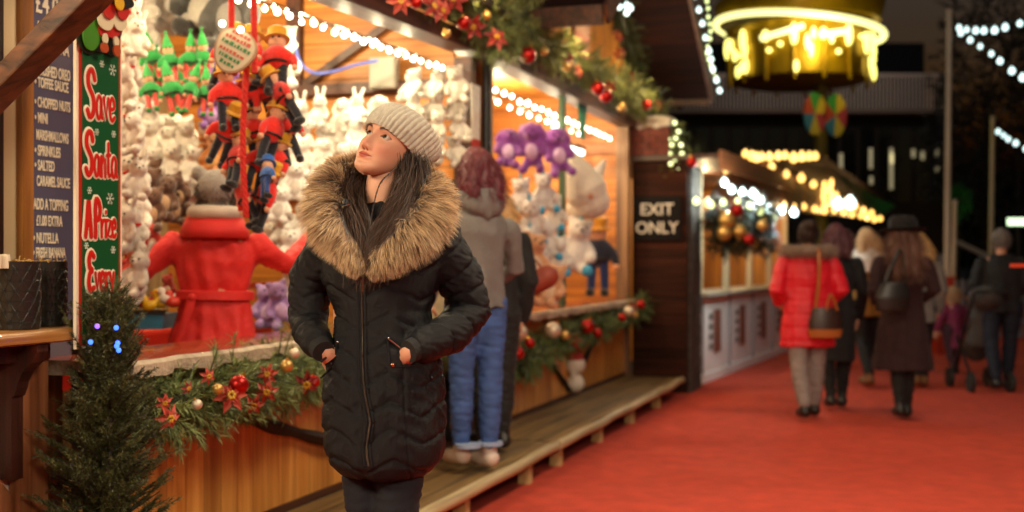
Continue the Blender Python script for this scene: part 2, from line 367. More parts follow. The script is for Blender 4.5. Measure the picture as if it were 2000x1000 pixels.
# eyes
gz = Vector((.10, -1, .26)).normalized()
for sx in (-1, 1):
    e = MB(); g = Vector((-.06, -1, .13)).normalized(); n, k = 40, 28; r = .0122; cc = Vector((sx*.0302, -.0640, .0012)); vs = []; cs = []; fsx = []
    q1 = g.cross(Vector((0, 0, 1))).normalized(); q2 = q1.cross(g)
    for i in range(k+1):
        a = math.pi*i/k
        for j in range(n):
            b = 2*math.pi*j/n; vs.append(Hd(*(cc+g*math.cos(a)*r+(q1*math.cos(b)+q2*math.sin(b))*math.sin(a)*r)))
            ar = a*r; cs.append(lin('0A0605') if ar < .0028 else lin('2E180E') if ar < .0068 else lin('20130E') if ar < .0077 else lin('B8A89C'))
    for i in range(k):
        for j in range(n): fsx.append((i*n+j, i*n+(j+1) % n, (i+1)*n+(j+1) % n, (i+1)*n+j))
    e.add(vs, fsx, cs); e.build('eye', mat('eye', 'FFFFFF', .08, attr=True), hero, colattr=True, angle=180)
# ---- coat
co = MB()
def ringpx(py, xl, xr, b, yc=.0):
    a, c = U(xl, py, yc), U(xr, py, yc); return ((a.x+c.x)/2, yc, a.z, (c.x-a.x)/2, b)
co.loft([ringpx(*r) for r in ((928, 700, 800, .09), (920, 668, 838, .120), (900, 646, 860, .138), (872, 636, 867, .143), (825, 632, 869, .145), (760, 632, 868, .142), (705, 638, 861, .134), (650, 655, 844, .120), (605, 657, 840, .118), (550, 632, 858, .13), (500, 622, 872, .125), (465, 640, 858, .105), (440, 670, 820, .085))], 40)
armL = [U(640, 492, .01), U(606, 545, .04), U(602, 620, .05), U(604, 646, .0), U(619, 668, -.05)]; rL = [.062, .060, .054, .048, .041]
armR = [U(860, 482, .01), U(896, 540, .045), U(918, 608, .055), U(878, 652, -.02), U(825, 675, -.095)]; rR = [.067, .066, .063, .056, .044]
co.cap_chain(armL, rL, 20); co.cap_chain(armR, rR, 20)
co.cap_chain([U(650, 470, .02), U(750, 440, .03), U(850, 465, .02)], [.07, .085, .075], 20)
def segd(v, pts, lens=True):
    best = np.full(len(v), 9.); par = np.zeros(len(v)); acc = 0
    for a, b in zip(pts[:-1], pts[1:]):
        a, b = np.array(a), np.array(b); l = np.linalg.norm(b-a); t = np.clip(((v-a)@(b-a))/l/l, 0, 1); d = np.linalg.norm(v-(a+t[:, None]*(b-a)), axis=1)
        m = d < best; best[m] = d[m]; par[m] = acc+t[m]*l; acc += l
    return best, par
def puffs(f, sharp=5): fr = np.abs((f % 1)*2-1); return 1-fr**sharp
ZIPX = lambda z: interp(z, [.66, .80, 1.0, 1.25, 1.35], [-.010, -.020, -.030, -.032, -.035])
def coat_disp(v):
    dl, pl = segd(v, armL); dr, pr = segd(v, armR); out = np.zeros(len(v))
    u = np.abs(v[:, 0]-ZIPX(v[:, 2])); tri = 1-np.abs(((u/.085) % 2)-1); wv = v[:, 2]-.045*tri+.006*wav(v, 16, 3)
    tor = puffs(wv/.080, 7)*.0065; side = np.clip(1-np.exp(-((u-.0)/.012)**2), 0, 1); tor = tor*side
    panel = np.exp(-((u-.125)/.003)**2)*.004*(v[:, 2] < 1.12); tor = tor-panel
    crum = np.abs(wav(v*np.array([1, 1, 2.6]), 26, 5))*.006+np.abs(wav(v*np.array([1.2, 1, 3.2]), 60, 8))*.0030
    low = np.clip((1.16-v[:, 2])/.15, 0, 1)*np.clip((v[:, 2]-.80)/.1, 0, 1)
    tor = tor-crum*(.75+.8*low)
    sl = puffs(pl/.068+.35*np.sin(np.arctan2(v[:, 1], v[:, 0]+.2)*1.0)+.3*wav(v, 9, 2), 6)*.0065; sr = puffs(pr/.075+.3*wav(v, 8, 4)+.8*(v[:, 0]-.25)/.1*.3, 6)*.0065
    cr2 = np.abs(wav(v*np.array([1.5, 1, 1.5]), 40, 9))*.0045
    isl = (dl < .072) & (v[:, 0] < -.125+.0*v[:, 0]); isr = (dr < .08) & (v[:, 0] > .145)
    isl |= (dl < .055) & (v[:, 1] < -.03); isr |= (dr < .058) & (v[:, 1] < -.05)
    out = np.where(isl, sl-cr2, np.where(isr, sr-cr2, tor)); return out
M_coat = mat('coat_fabric', (.0038, .0041, .0060), .46, sheen=0, bump=.5, bscale=700, noise=.3, scale=400, spec=.27)
cm = blobmb(co, .0046, 3, coat_disp); coat = cm.build('coat', M_coat, hero, angle=180)
bvh = BVHTree.FromPolygons([Vector(v) for v in cm.v], cm.f)
def front(px, py, lift=.003):
    o = Vector((0, -HZ, CAMZ)); d = (U(px, py, 0)-Vector((-HX*0, 0, 0)))
    a = P(px, py, 1.0); org = Vector((-HX, -HZ, CAMZ)); dr_ = (Vector((a.x, a.y, a.z))-Vector((0, 0, CAMZ))).normalized()
    h = bvh.ray_cast(org, dr_)
    return (h[0]-dr_*lift) if h[0] else U(px, py, -.14)
M_dark = mat('placket', (.012, .012, .014), .5); M_met = mat('zip_metal', '8E857A', .4, 1)
zp = [(706, 545), (707, 600), (708, 650), (708, 700), (710, 745), (714, 775), (719, 800), (723, 825), (720, 845), (716, 872), (717, 892), (720, 910)]
zpath = [(interp(t, range(12), [a for a, b in zp]), interp(t, range(12), [b for a, b in zp])) for t in np.linspace(0, 11, 90)]
za = MB(); za.tube([front(x-6.5, y, -.003) for x, y in zpath], .0062, 8); za.tube([front(x+7, y, -.003) for x, y in zpath], .0062, 8); zo = za.build('placket', M_coat, coat)
zt = MB(); zt.tube([front(x, y, .0012) for x, y in zpath], .0016, 6)
for x, y in [(interp(t, range(12), [a for a, b in zp]), interp(t, range(12), [b for a, b in zp])) for t in np.linspace(0, 11, 190)]: zt.ball(front(x, y, .003), (.0034, .002, .0011), n=6, k=4)
zt.build('zip', M_met, coat)
zs_ = MB(); p = front(708, 548, .006); zs_.ball(p, (.006, .004, .008)); zs_.box(p+Vector((-.003, -.005, -.032)), p+Vector((.003, -.002, -.004))); zs_.build('zip_slider', mat('copper', 'C07A55', .25, 1), coat)
# pocket flaps, cords and studs
fl = MB(); fl.tube([front(x, y, .002) for x, y in ((757, 662), (770, 672), (783, 684), (797, 696), (812, 708))], .0035, 8)
fl.tube([front(x, y, .001) for x, y in ((757, 662), (757, 685), (760, 708), (766, 717), (790, 716), (812, 714))], .0028, 8); fl.build('pocket_flap', M_coat, coat)
fl = MB(); fl.tube([front(x, y, .002) for x, y in ((658, 668), (650, 682), (642, 694), (628, 706))], .0035, 8)
fl.tube([front(x, y, .001) for x, y in ((658, 668), (656, 690), (650, 712), (640, 726), (627, 738))], .003, 8); fl.build('pocket_flap', M_coat, coat)
for x, y, c in ((767, 713, 1), (843, 738, 0), (646, 711, 0)):
    b = MB(); b.ball(front(x, y, .002), (.0058, .003, .0058)); b.build('stud', mat('copper') if c else mat('gunmetal', '40424A', .3, 1), coat)
zz = MB()
for x, y in ((759, 661), (659, 668)): zz.ball(front(x, y, .004), (.003, .003, .004))
zz.tube([front(x, y, .004) for x, y in ((759, 662), (768, 668), (778, 676), (788, 686))], .0016, 6); zz.build('pocket_zip', mat('silver', 'C8C4BC', .25, 1), coat)
for arm in (armL, armR):
    c = MB(); a, b = arm[-2], arm[-1]; d = (b-a).normalized(); c.tube([b+d*.012, b+d*.030, b+d*.055], [.037, .035, .032], 24); 
    c.build('cuff', mat('rib_cuff', (.006, .006, .007), .8, bump=.6, bscale=300), coat)
# ---- jeans, boots
jn = MB()
for lg, rr in ((legA, [.074, .0585, .0500, .048, .044]), (legB, [.082, .070, .060, .053, .046])): jn.cap_chain(lg, rr, 20)
blobmb(jn, .007, 3, lambda v: -np.abs(wav(v*np.array([1, 1, 4]), 14, 6))*.006).build('jeans', mat('dark_denim', (.006, .0068, .012), .9, bump=.3, bscale=700, noise=.25, scale=25), hero, angle=180)
def shoe(mb, ankle, fwd, L=.25, h=.12, wd=.045):
    a = Vector(ankle); f = Vector(fwd); f.z = 0; f.normalize(); z0 = a.z-.09+.0
    mb.cap_chain([Vector((a.x, a.y, z0+.05))-f*.04, Vector((a.x, a.y, z0+.045))+f*.05, Vector((a.x, a.y, z0+.036))+f*(L-.09)], [wd*.95, wd*.95, wd*.78], 14)
    mb.cap_chain([a+Vector((0, 0, h-.09)), a+Vector((0, 0, -.03))], [wd, wd*.95], 14)
for a in (legA[-1], legB[-1]):
    m_ = MB(); shoe(m_, a, (-.25, -1, 0), h=.2); vs, _, fs = blob(m_, .008, 4); vs[:, 2] = np.maximum(vs[:, 2], .002); b = MB(); b.add(vs.tolist(), fs); b.build('boot', mat('black_leather', (.015, .013, .012), .4), hero, angle=180)
# ---- knitted hat
def hat():
    m = MB(); nphi, nt2 = 420, 120; al = R(15); cc = Vector((0, .012, -.006))
    e2 = Vector((0, -math.cos(al), math.sin(al))); ax0 = Vector((0, math.sin(al), math.cos(al)))
    ph = np.linspace(0, 2*np.pi, nphi, endpoint=False); t = np.linspace(0, 1, nt2)
    Tt, Ph = np.meshgrid(t, ph, indexing='ij')
    prof = interp(Tt, [0, .08, .2, .35, .5, .62, .74, .84, .92, .97, 1], [.97, 1.0, 1.05, 1.08, 1.07, 1.01, .89, .71, .48, .27, .02])
    ht = interp(Tt, [0, .08, .2, .35, .5, .62, .74, .84, .92, .97, 1], [0, .014, .033, .056, .077, .092, .104, .112, .1175, .1195, .120])
    nr = 44; rib = np.abs(np.sin(nr/2*Ph))**.7
    tk = Tt*52; st = np.abs(np.sin(np.pi*(tk+.6*rib)))
    rr = prof*1.0; r_off = (.0036*rib+.0026*st*rib)*np.clip((1-Tt)*6, 0, 1)-.003*(Tt < .02)
    r_off += .0035*wav(np.stack([np.cos(Ph), np.sin(Ph), Tt*3], -1).reshape(-1, 3), 2.2, 4).reshape(Ph.shape)
    slouch = np.array([.0, .050, -.006]); 
    x = (.083*rr+r_off)*np.sin(Ph); q_ = (.119*rr+r_off)*np.cos(Ph)
    e2n, an = np.array(e2), np.array(ax0)
    pp = np.array(cc)+x[..., None]*np.array([1, 0, 0])+q_[..., None]*e2n+ht[..., None]*an+(Tt**1.3)[..., None]*slouch
    # inner fold of the brim
    pin = np.array(cc)+(x[0]*.93)[:, None]*np.array([1, 0, 0])+(q_[0]*.93)[:, None]*e2n+.010*an
    allp = np.concatenate([pin[None], pp]); wpp = allp.reshape(-1, 3)@RhN.T+np.array(HC); k = allp.shape[0]
    id_ = np.arange(k*nphi).reshape(k, nphi)
    qq = np.stack([id_[:-1], np.roll(id_, -1, 1)[:-1], np.roll(id_, -1, 1)[1:], id_[1:]], -1).reshape(-1, 4)
    m.v = [tuple(p) for p in wpp.tolist()]; m.f = [tuple(f) for f in qq.tolist()]; m.mi = [0]*len(m.f); m.c = [(1, 1, 1)]*len(m.v)
    # fuzz
    N = 5000; ii = rng.integers(nphi*4, len(wpp)-nphi*6, N); base = wpp[ii]; ctr = np.array(Hd(0, .03, .08)); d = base-ctr; d /= np.linalg.norm(d, axis=1, keepdims=True); d += rng.normal(size=(N, 3))*.8
    L_ = rng.uniform(.002, .0065, (N, 1)); tt = np.array([0, .5, 1])[None, :, None]; path = base[:, None]+d[:, None]*L_[:, None]*tt
    m.strips(path, np.tile([.0005, .0004, .0001], (N, 1)), np.ones((N, 3, 3)))
    return m
hat().build('knitted_hat', mat('wool', 'C0B6A4', .95, sheen=.35, noise=.12, scale=90, bump=.5, bscale=500), hero, angle=180)
# ---- hair
def smooth_paths(ctrl, k):
    ctrl = np.array([tuple(c) for c in ctrl]); t = np.linspace(0, len(ctrl)-1, k); i = np.clip(t.astype(int), 0, len(ctrl)-2); f = t-i
    p0 = ctrl[np.maximum(i-1, 0)]; p1 = ctrl[i]; p2 = ctrl[i+1]; p3 = ctrl[np.minimum(i+2, len(ctrl)-1)]; f = f[:, None]
    return .5*((2*p1)+(-p0+p2)*f+(2*p0-5*p1+4*p2-p3)*f**2+(-p0+3*p1-3*p2+p3)*f**3)
hr = MB()
guides = [
 ([U(797, 298, .0), U(799, 340, -.02), U(790, 385, -.06), U(770, 430, -.105), U(740, 480, -.145), U(722, 520, -.165)], .020, 900),
 ([U(806, 305, .02), U(812, 345, .0), U(805, 390, -.04), U(790, 440, -.08), U(764, 480, -.12), U(740, 520, -.145)], .026, 900),
 ([U(788, 300, .0), U(788, 335, -.03), U(776, 372, -.075), U(760, 410, -.11), U(738, 450, -.14), U(722, 500, -.16)], .010, 420),
 ([U(812, 320, .03), U(822, 350, .02), U(826, 390, .0), U(815, 430, -.05), U(790, 470, -.09)], .03, 600),
 ([U(690, 345, .03), U(684, 375, -.01), U(684, 405, -.06), U(692, 440, -.10), U(704, 490, -.135), U(712, 530, -.155)], .024, 900),
 ([U(700, 352, .03), U(698, 385, -.01), U(706, 420, -.075), U(716, 460, -.115), U(720, 500, -.14), U(720, 540, -.15)], .020, 700),
 ([U(690, 345, .0), U(678, 380, -.02), U(676, 420, -.06), U(684, 465, -.105), U(698, 510, -.135)], .018, 500)]
for ctrl, spread, N in guides:
    base = smooth_paths(ctrl, 14); o = rng.normal(size=(N, 1, 3))*spread*.62; t = np.linspace(0, 1, 14)[None, :, None]
    o2 = rng.normal(size=(N, 1, 3))*spread*.8; path = base[None]+o*(1-t)+o2*t+.009*np.sin(t*10+rng.integers(0, 7, (N, 1, 1))*.9+np.array([0, 1, 2]))*rng.uniform(.2, 1.4, (N, 1, 1))
    wd = np.tile(np.linspace(1, .35, 14), (N, 1))*rng.uniform(.0008, .0017, (N, 1)); sh = rng.uniform(.35, 1.5, (N, 1, 1))*np.where(rng.random((N, 1, 1)) < .2, 2.4, 1)*(.7+.7*t)
    hr.strips(path, wd, np.array(lin('3E2A1E'))[None, None]*sh)
strand = smooth_paths([U(780, 322, -.035), U(762, 338, -.075), U(747, 352, -.105), U(736, 375, -.115), U(727, 415, -.125), U(716, 470, -.15)], 24)
for j in range(9): hr.tube([tuple(p+rng.normal(size=3)*.0012) for p in strand], np.linspace(.0009, .0004, 24), 4)
hr.col = lin('2A1810')
hb = MB(); hb.cap_chain([Hd(.0, .045, .02), Hd(0, .05, -.05)], [.072, .062]); hb.cap_chain([U(812, 325, .04), U(818, 370, .01), U(800, 430, -.04), U(760, 480, -.09)], [.032, .036, .036, .03]); hb.cap_chain([U(688, 360, .02), U(684, 410, -.02), U(704, 470, -.085), U(716, 520, -.11)], [.03, .036, .034, .025])
vs, _, fs = blob(hb, .008, 4); hr.add(vs.tolist(), fs, [lin('24150E')]*len(vs))
hr.c = [c if c != (1, 1, 1) else lin('2A1810') for c in hr.c]
hr.build('hair', mat('hair', 'FFFFFF', .55, attr=True), hero, colattr=True, angle=180)
# ---- fur collar
fu = MB()
fpath = smooth_paths([U(711, 522, -.155), U(690, 495, -.155), U(655, 448, -.125), U(640, 405, -.06), U(652, 358, .0), U(690, 330, .07), U(755, 340, .12), U(815, 350, .09), U(842, 385, .0), U(830, 425, -.065), U(795, 462, -.13), U(752, 498, -.155), U(722, 522, -.158)], 150)
frad = interp(np.linspace(0, 12, 150), range(13), [.016, .028, .044, .050, .044, .040, .045, .045, .050, .052, .046, .034, .016])
core = MB(); core.tube([tuple(p) for p in fpath], frad*.80, 16); core.col = lin('2E1C10')
vs, _, fs = blob(core, .008, 2); fu.add(vs.tolist(), fs, [lin('2A1A10')]*len(vs))
N = 40000; ti = rng.uniform(0, 149, N); i0 = ti.astype(int); i0 = np.clip(i0, 0, 148); f = (ti-i0)[:, None]
cpt = fpath[i0]*(1-f)+fpath[i0+1]*f; tang = fpath[i0+1]-fpath[i0]; tang /= np.linalg.norm(tang, axis=1, keepdims=True)
rad = np.interp(ti, range(150), frad)
rd = rng.normal(size=(N, 3)); rd -= (rd*tang).sum(1, keepdims=True)*tang; rd /= np.linalg.norm(rd, axis=1, keepdims=True)
root = cpt+rd*rad[:, None]*.75
nc = np.array(U(742, 400, -.02)); away = cpt-nc; away /= np.linalg.norm(away, axis=1, keepdims=True)
lowz = np.clip((np.array(U(0, 400)).item(2)-cpt[:, 2])/.12, 0, 1)[:, None]
clump = np.stack([wav(root, 55, 11), wav(root, 55, 12), wav(root, 55, 13)], 1)
dirv = rd*.75+away*.85+np.array([0, -.12, -.35])*(.3+.9*lowz)+clump*.8+rng.normal(size=(N, 3))*.13
dirv /= np.linalg.norm(dirv, axis=1, keepdims=True)
Ls = (.84*rng.uniform(.7, 1.15, N)*np.interp(ti/149*12, range(13), [.022, .034, .046, .050, .050, .046, .046, .046, .050, .054, .050, .036, .024]))[:, None, None]
t = np.linspace(0, 1, 6)[None, :, None]; bend = away*.5+np.array([0, 0, -.9])
path = root[:, None]+dirv[:, None]*Ls*t+bend[:, None]*Ls*.42*t**2
wd = np.array([1, 1, .9, .75, .5, .12])[None]*rng.uniform(.0008, .0015, (N, 1))
c0, c1, c2 = np.array(lin('32211A')), np.array(lin('A8805A')), np.array(lin('E6C79A'))
tt = t+.22*wav(root, 40, 21)[:, None, None]+rng.normal(size=(N, 1, 1))*.10; tt = np.clip(tt, 0, 1)
cl = np.where(tt < .5, c0+(c1-c0)*tt*2, c1+(c2-c1)*(tt*2-1)); dk = rng.random((N, 1, 1)) < .12; cl = np.where(dk, cl*.25, cl)
fu.strips(path, wd, cl); fu.build('fur_collar', mat('fur', 'FFFFFF', .55, attr=True, sheen=.2), coat, colattr=True, angle=180)
# collar opening: dark lining and the buckle at its left side
ln = MB(); ln.tube([U(672, 372, -.02), U(672, 410, -.06), U(682, 460, -.11), U(700, 520, -.135)], [.012, .017, .016, .008], 12); ln.tube([U(676, 392, -.085), U(675, 402, -.09)], [.013, .013], 12)
ln.build('hood_lining', mat('lining', (.01, .01, .012), .3), coat)
bk = MB(); bk.tube([U(664, 400, -.108), U(672, 402, -.112), U(682, 399, -.112)], .0022, 6); bk.build('buckle', mat('silver'), coat)
# ================================================================== setting
g = MB(); g.box((-150, -40, -.30), (150, 260, -.008)); tag(g.build('ground', mat('asphalt', (.035, .035, .038), .8, noise=.3, scale=3, bump=.4, bscale=30), smooth=False), kind='structure')
g = MB(); g.bx(-6, 40, -.0, 9, -.005, 0)
tag(g.build('red_carpet', mat('carpet', (.53, .050, .022), 1.0, noise=.20, scale=7, bump=.5, bscale=500), thing_ := None, smooth=False), kind='structure')
bpy.data.objects['red_carpet'].rotation_euler = (0, 0, STREET); bpy.data.objects['red_carpet'].location = W(0, 0, 0)

OR = wood('orange_planks', 'B06A28', 'DC9A4C', 2, (0, .13), .42, coat=.15, groove=.6)
ORH = wood('orange_boards', '9A5A1E', 'D08A3A', 0, (2, .11), .5)
OREND = wood('orange_end_boards', '9A551A', 'CF8534', 1, (2, .12), .5)
BRN = wood('brown_beam', '2A140C', '5A3020', 0, 0, .5)
DKB = wood('dark_boards', '150A07', '2E1710', 0, (2, .085), .55)
DKBT = wood('dark_cross_boards', '1E0D07', '3E1E12', 1, (2, .085), .8, spec=.15)
CREAM = mat('cream_paint', 'D9C49A', .5, noise=.06, scale=4)
# ---- boardwalk along the stalls
DECK = wood('deck_boards', '5A4428', '957443', 0, (1, .16), .6)
def boardwalk(s0, s1, label):
    r, o = sthing('boardwalk', label, 'boardwalk', s0, 0, 0, 'raised boardwalk along the stalls')
    b = MB(); b.bx(s0, s1, -.05, .56, .135, .178); b.build('deck', DECK, r, o, smooth=False)
    b = MB(); n = 24; L = [K(s0+(s1-s0)*i/n, .585+.006*math.sin(i*1.3), .150+.003*math.sin(i*.9)) for i in range(n+1)]
    b.tube(L, .034, 10, 1.0); b.build('edge_rail', wood('edge_rail', '8A7452', 'C9B48A', 0, 0, .5), r, o)
    for s in np.arange(s0+.12, s1, 1.1):
        b = MB(); b.bx(s, s+.07, .50, .57, -.001, .133); b.build('leg', wood('pale_block', 'A8824A', 'D8B880', 2, 0, .6), r, o, smooth=False)
    b = MB(); b.bx(s0+.02, s1-.02, .10, .13, .0, .133); b.build('skirt', mat('skirt_board', (.02, .012, .008), .8), r, o, smooth=False)  # near-black board set back under the deck
boardwalk(2.4, 7.44, 'near boardwalk section with rounded pale edge, behind the woman in black')
boardwalk(7.48, 12.0, 'far boardwalk section with worn pale edge, in front of the second stall')

def bulbs(name, label, cat, pts, n, r=.02, m=None, sag=0, par=None, cable=True, lights=0, lpow=2, lcol=WARM, drop=0, group=None, glow=None):
    pts = [Vector(p) for p in pts]; ls = [0]
    for a, b in zip(pts[:-1], pts[1:]): ls.append(ls[-1]+(b-a).length)
    def at(t):
        d = t*ls[-1]; i = max(0, min(len(pts)-2, int(np.searchsorted(ls, d)-1))); f = (d-ls[i])/(ls[i+1]-ls[i]); p = pts[i].lerp(pts[i+1], f)
        p.z -= sag*4*f*(1-f); return p
    root = thing(name, label, cat, at(0), 0, group); o = at(0)
    c = MB(); c.tube([at(t) for t in np.linspace(0, 1, max(8, n))], .004, 5); c.build('cable', mat('cable', (.02, .02, .018), .6), root, o)
    sock = None
    proto = None
    for i in range(n):
        p = at((i+.5)/n); q = p-Vector((0, 0, r*1.4+drop))
        if proto is None:
            b = MB(); b.ball((0, 0, 0), (r, r, r*1.05), n=10, k=7); b.tube([(0, 0, r*.9), (0, 0, r*1.3)], r*.35, 6); proto = b.build('bulb', m, root); proto.location = q-o
        else: b = proto.copy(); C.objects.link(b); b.location = q-o+Vector((random.uniform(-.3, .3)*r, random.uniform(-.3, .3)*r, random.uniform(-.5, .4)*r)); k_ = random.uniform(.85, 1.12); b.scale = (k_, k_, k_)
    for j in range(lights):
        p = at((j+.5)/lights); q = p-Vector((0, 0, r*1.4+drop)); lamp('bulb_light', 'POINT', q-Vector((0, 0, r*.2)), lpow, lcol, r)
    return root
BW = mat('bulb_warm', 'FFFFFF', .4, emit=6, ecol=(1, .86, .62)); BY = mat('bulb_yellow', 'FFFFFF', .4, emit=1.9, ecol=(1, .52, .10)); BC = mat('bulb_cool', 'FFFFFF', .4, emit=1.5, ecol=(.66, .95, .92)); BCH = mat('bulb_cool_bright', 'FFFFFF', .4, emit=2.4, ecol=(.72, 1, .95))
BG = mat('bulb_greenish', 'FFFFFF', .4, emit=1.3, ecol=(.80, .95, .35))

def sprigs(mb, pos, dirs, Ls, m=22, nl=.05, wd=.0022, c1=(.03, .06, .02), c2=(.12, .16, .05), spread=.9):
    N = len(pos); dirs = dirs/np.linalg.norm(dirs, axis=1, keepdims=True); t = rng.uniform(0, 1, (N, m, 1)); base = pos[:, None]+dirs[:, None]*t*Ls[:, None, None]
    d = dirs[:, None]*.9+rng.normal(size=(N, m, 3))*spread*.6; d /= np.linalg.norm(d, axis=2, keepdims=True); l = nl*rng.uniform(.6, 1.1, (N, m, 1))
    base = base.reshape(-1, 1, 3); d = d.reshape(-1, 1, 3); l = l.reshape(-1, 1, 1); tt = np.array([0, .55, 1])[None, :, None]
    path = base+d*l*tt+np.array([0, 0, -.12])*l*tt**2; k = len(path)
    sh = np.clip(rng.normal(.5, .3, (N, 1, 1)).repeat(m, 0).reshape(-1, 1, 1)*.6+rng.random((k, 1, 1))*.4, 0, 1)
    col = np.array(c1)+(np.array(c2)-np.array(c1))*sh+np.zeros((1, 3, 1)); mb.strips(path, np.tile([wd, wd*.9, wd*.2], (k, 1)), col)
    st = np.stack([pos, pos+dirs*Ls[:, None]], 1); mb.strips(st, np.full((N, 2), wd*1.6), np.full((N, 2, 3), .03))
FOL = mat('fir_needles', 'FFFFFF', .5, attr=True)
def garland(label, ctrl, rad, n, origin, nl=.06, c1=(.02, .045, .012), c2=(.16, .22, .06), droop=.5, m=22, wd=.003, hang=None, group='fir garlands on the stalls'):
    g = MB(); ct = [tuple(c) for c in ctrl]; path = smooth_paths(ct, 60); i = rng.integers(0, 59, n); f = rng.random((n, 1)); p = path[i]*(1-f)+path[i+1]*f
    d = rng.normal(size=(n, 3)); d[:, 2] -= droop; d /= np.linalg.norm(d, axis=1, keepdims=True); p = p+d*rad*rng.uniform(.1, .7, (n, 1))
    sprigs(g, p, d+rng.normal(size=(n, 3))*.4, rng.uniform(.5, 1.1, n)*rad, m, nl, wd, c1, c2)
    g.col = (.02, .03, .01); g.tube([tuple(q) for q in path], rad*.3, 8)
    o = g.v[0] if False else tuple(ct[0]); r = g.build('fir_garland', FOL, None, o, colattr=True, smooth=False); r.location = W(0, 0, 0)+Matrix.Rotation(STREET, 3, 'Z')@Vector(o); r.rotation_euler = (0, 0, STREET)
    return tag(r, label, 'garland', group)
def SW(k): return W(0, 0, 0)+Matrix.Rotation(STREET, 3, 'Z')@Vector(k)
def flower(col='A01208', r=.07):
    f = MB()
    for ring, (n, rr, z) in enumerate(((6, 1, 0), (5, .62, .012))):
        for i in range(n):
            a = 2*math.pi*i/n+ring*.5; d = Vector((math.cos(a), 0, math.sin(a))); s_ = Vector((-d.z, 0, d.x)); R_ = r*rr
            vs = [Vector((0, -z, 0)), d*R_*.5+s_*R_*.24+Vector((0, -z-.012, 0)), d*R_+Vector((0, -z+.006, 0)), d*R_*.5-s_*R_*.24+Vector((0, -z-.012, 0)), d*R_*.5+Vector((0, -z-.002, 0))]
            f.add(vs, [(0, 1, 4), (1, 2, 4), (2, 3, 4), (3, 0, 4)])
    return f
FLM = mat('red_petal', '8E1409', .55, sheen=.3); FLY = mat('pollen', 'C79A30', .5)
def make_flower(r, m=None):
    root = thing('poinsettia', 'x', 'flower'); f = flower(r=r); f.build('petals', m or FLM, root, smooth=False)
    b = MB()
    for i in range(6): a = i*1.05; b.ball((.010*math.cos(a), -.02, .010*math.sin(a)), .007, n=6, k=4)
    b.build('flower_centre', FLY, root); return root
def make_bauble(col, r, rough=.32):
    root = thing('bauble', 'x', 'bauble'); b = MB(); b.ball((0, 0, 0), r, n=16, k=10); b.build('ball', mat('bauble_'+col, col, rough, metal=.6), root)
    b = MB(); b.tube([(0, 0, r*.95), (0, 0, r*1.2)], r*.22, 8); b.tube([(0, 0, r*1.2), (0, 0, r*1.6)], r*.05, 5); b.build('cap', mat('gold', 'C8963A', .3, 1), root); return root
def place_set(protos, spots, desc, where, group):
    used = {}; out = []
    for (kind, pos, sc) in spots:
        p = protos[kind]; 
        if kind in used: o = clone(p)
        else: o = p; used[kind] = 1
        o.location = pos; o.rotation_euler = (random.uniform(-.4, .4), random.uniform(-.5, .5), random.uniform(-.5, .7)+.3); o.scale = (sc, sc, sc); o['group'] = group; o['_k'] = kind; out.append(o)
    for k in set(s[0] for s in spots): rank([o for o in out if o['_k'] == k], desc[k], where)
    for o in out: del o['_k']
    return out

# ================================================================== stall one
A0, A1 = 3.80, 7.40
st1, o1 = sthing('market_stall', 'wooden prize stall behind the woman in black, packed with plush toys under bulbs', 'stall', A0, 0, 0)
def part(name, m, root, o, fn, smooth=False, **k):
    b = MB(); fn(b); return b.build(name, m, root, o, smooth=smooth, **k)
part('front_panel', OR, st1, o1, lambda b: b.bx(A0, A1, -.04, 0, .18, .90))
part('base_board', BRN, st1, o1, lambda b: b.bx(A0, A1, -.03, .012, .1785, .215))
def wavy_counter(s0, s1, t0, t1, z0, z1, seed):
    b = MB(); n = 90; rr = np.random.default_rng(seed); vs = []; 
    for i in range(n+1):
        s = s0+(s1-s0)*i/n; e = t1+.012*math.sin(s*9)+.008*math.sin(s*23+1); zz = z0-.008*math.sin(s*17)-.006*math.sin(s*41)
        vs += [K(s, t0, z0), K(s, t0, z1), K(s, e-.02, z1+.001), K(s, e, z1-.012), K(s, e+.006*math.sin(s*60), zz), K(s, e-.04, zz-.004)]
    fs = []
    for i in range(n):
        for j in range(6): fs.append((i*6+j, i*6+(j+1) % 6, (i+1)*6+(j+1) % 6, (i+1)*6+j))
    fs += [tuple(range(6))[::-1], tuple(n*6+j for j in range(6))]; b.add(vs, fs); return b
ctop = wood('counter_top', '6E2A18', 'A24A2C', 0, (1, .11), .22, coat=.4)
cedge = mat('live_edge', 'B3A08A', .6, noise=.35, scale=25, bump=.8, bscale=60)
def counter(root, o, s0, s1, z, seed):
    b = wavy_counter(s0, s1, -.32, .13, z-.055, z, seed); n = 90
    b.mi = [0 if (j % 6) in (0, 1) else 1 for j in range(n*6)]+[1, 1]; b.build('counter', [ctop, cedge], root, o)
counter(st1, o1, A0-.15, A1, .962, 1)
for s_, wd in ((3.57, .06), (A1-.02, .12)): part('corner_post', BRN, st1, o1, lambda b: b.bx(s_, s_+wd, -.075 if wd > .1 else -.01, .045, .18, 2.62))
part('end_wall', OREND, st1, o1, lambda b: b.bx(A1, A1+.03, -2.2, -.08, .18, 3.9))
part('back_wall', wood('pale_boards', '8C7350', 'C2A678', 2, (0, .12), .6), st1, o1, lambda b: b.bx(A0-.1, A1, -2.23, -2.2, .18, 3.6))
part('floor_boards', DECK, st1, o1, lambda b: b.bx(A0, A1, -2.2, -.045, .12, .177))
part('near_wall', OREND, st1, o1, lambda b: b.bx(A0-.08, A0-.05, -2.2, -.4, .18, 3.6))
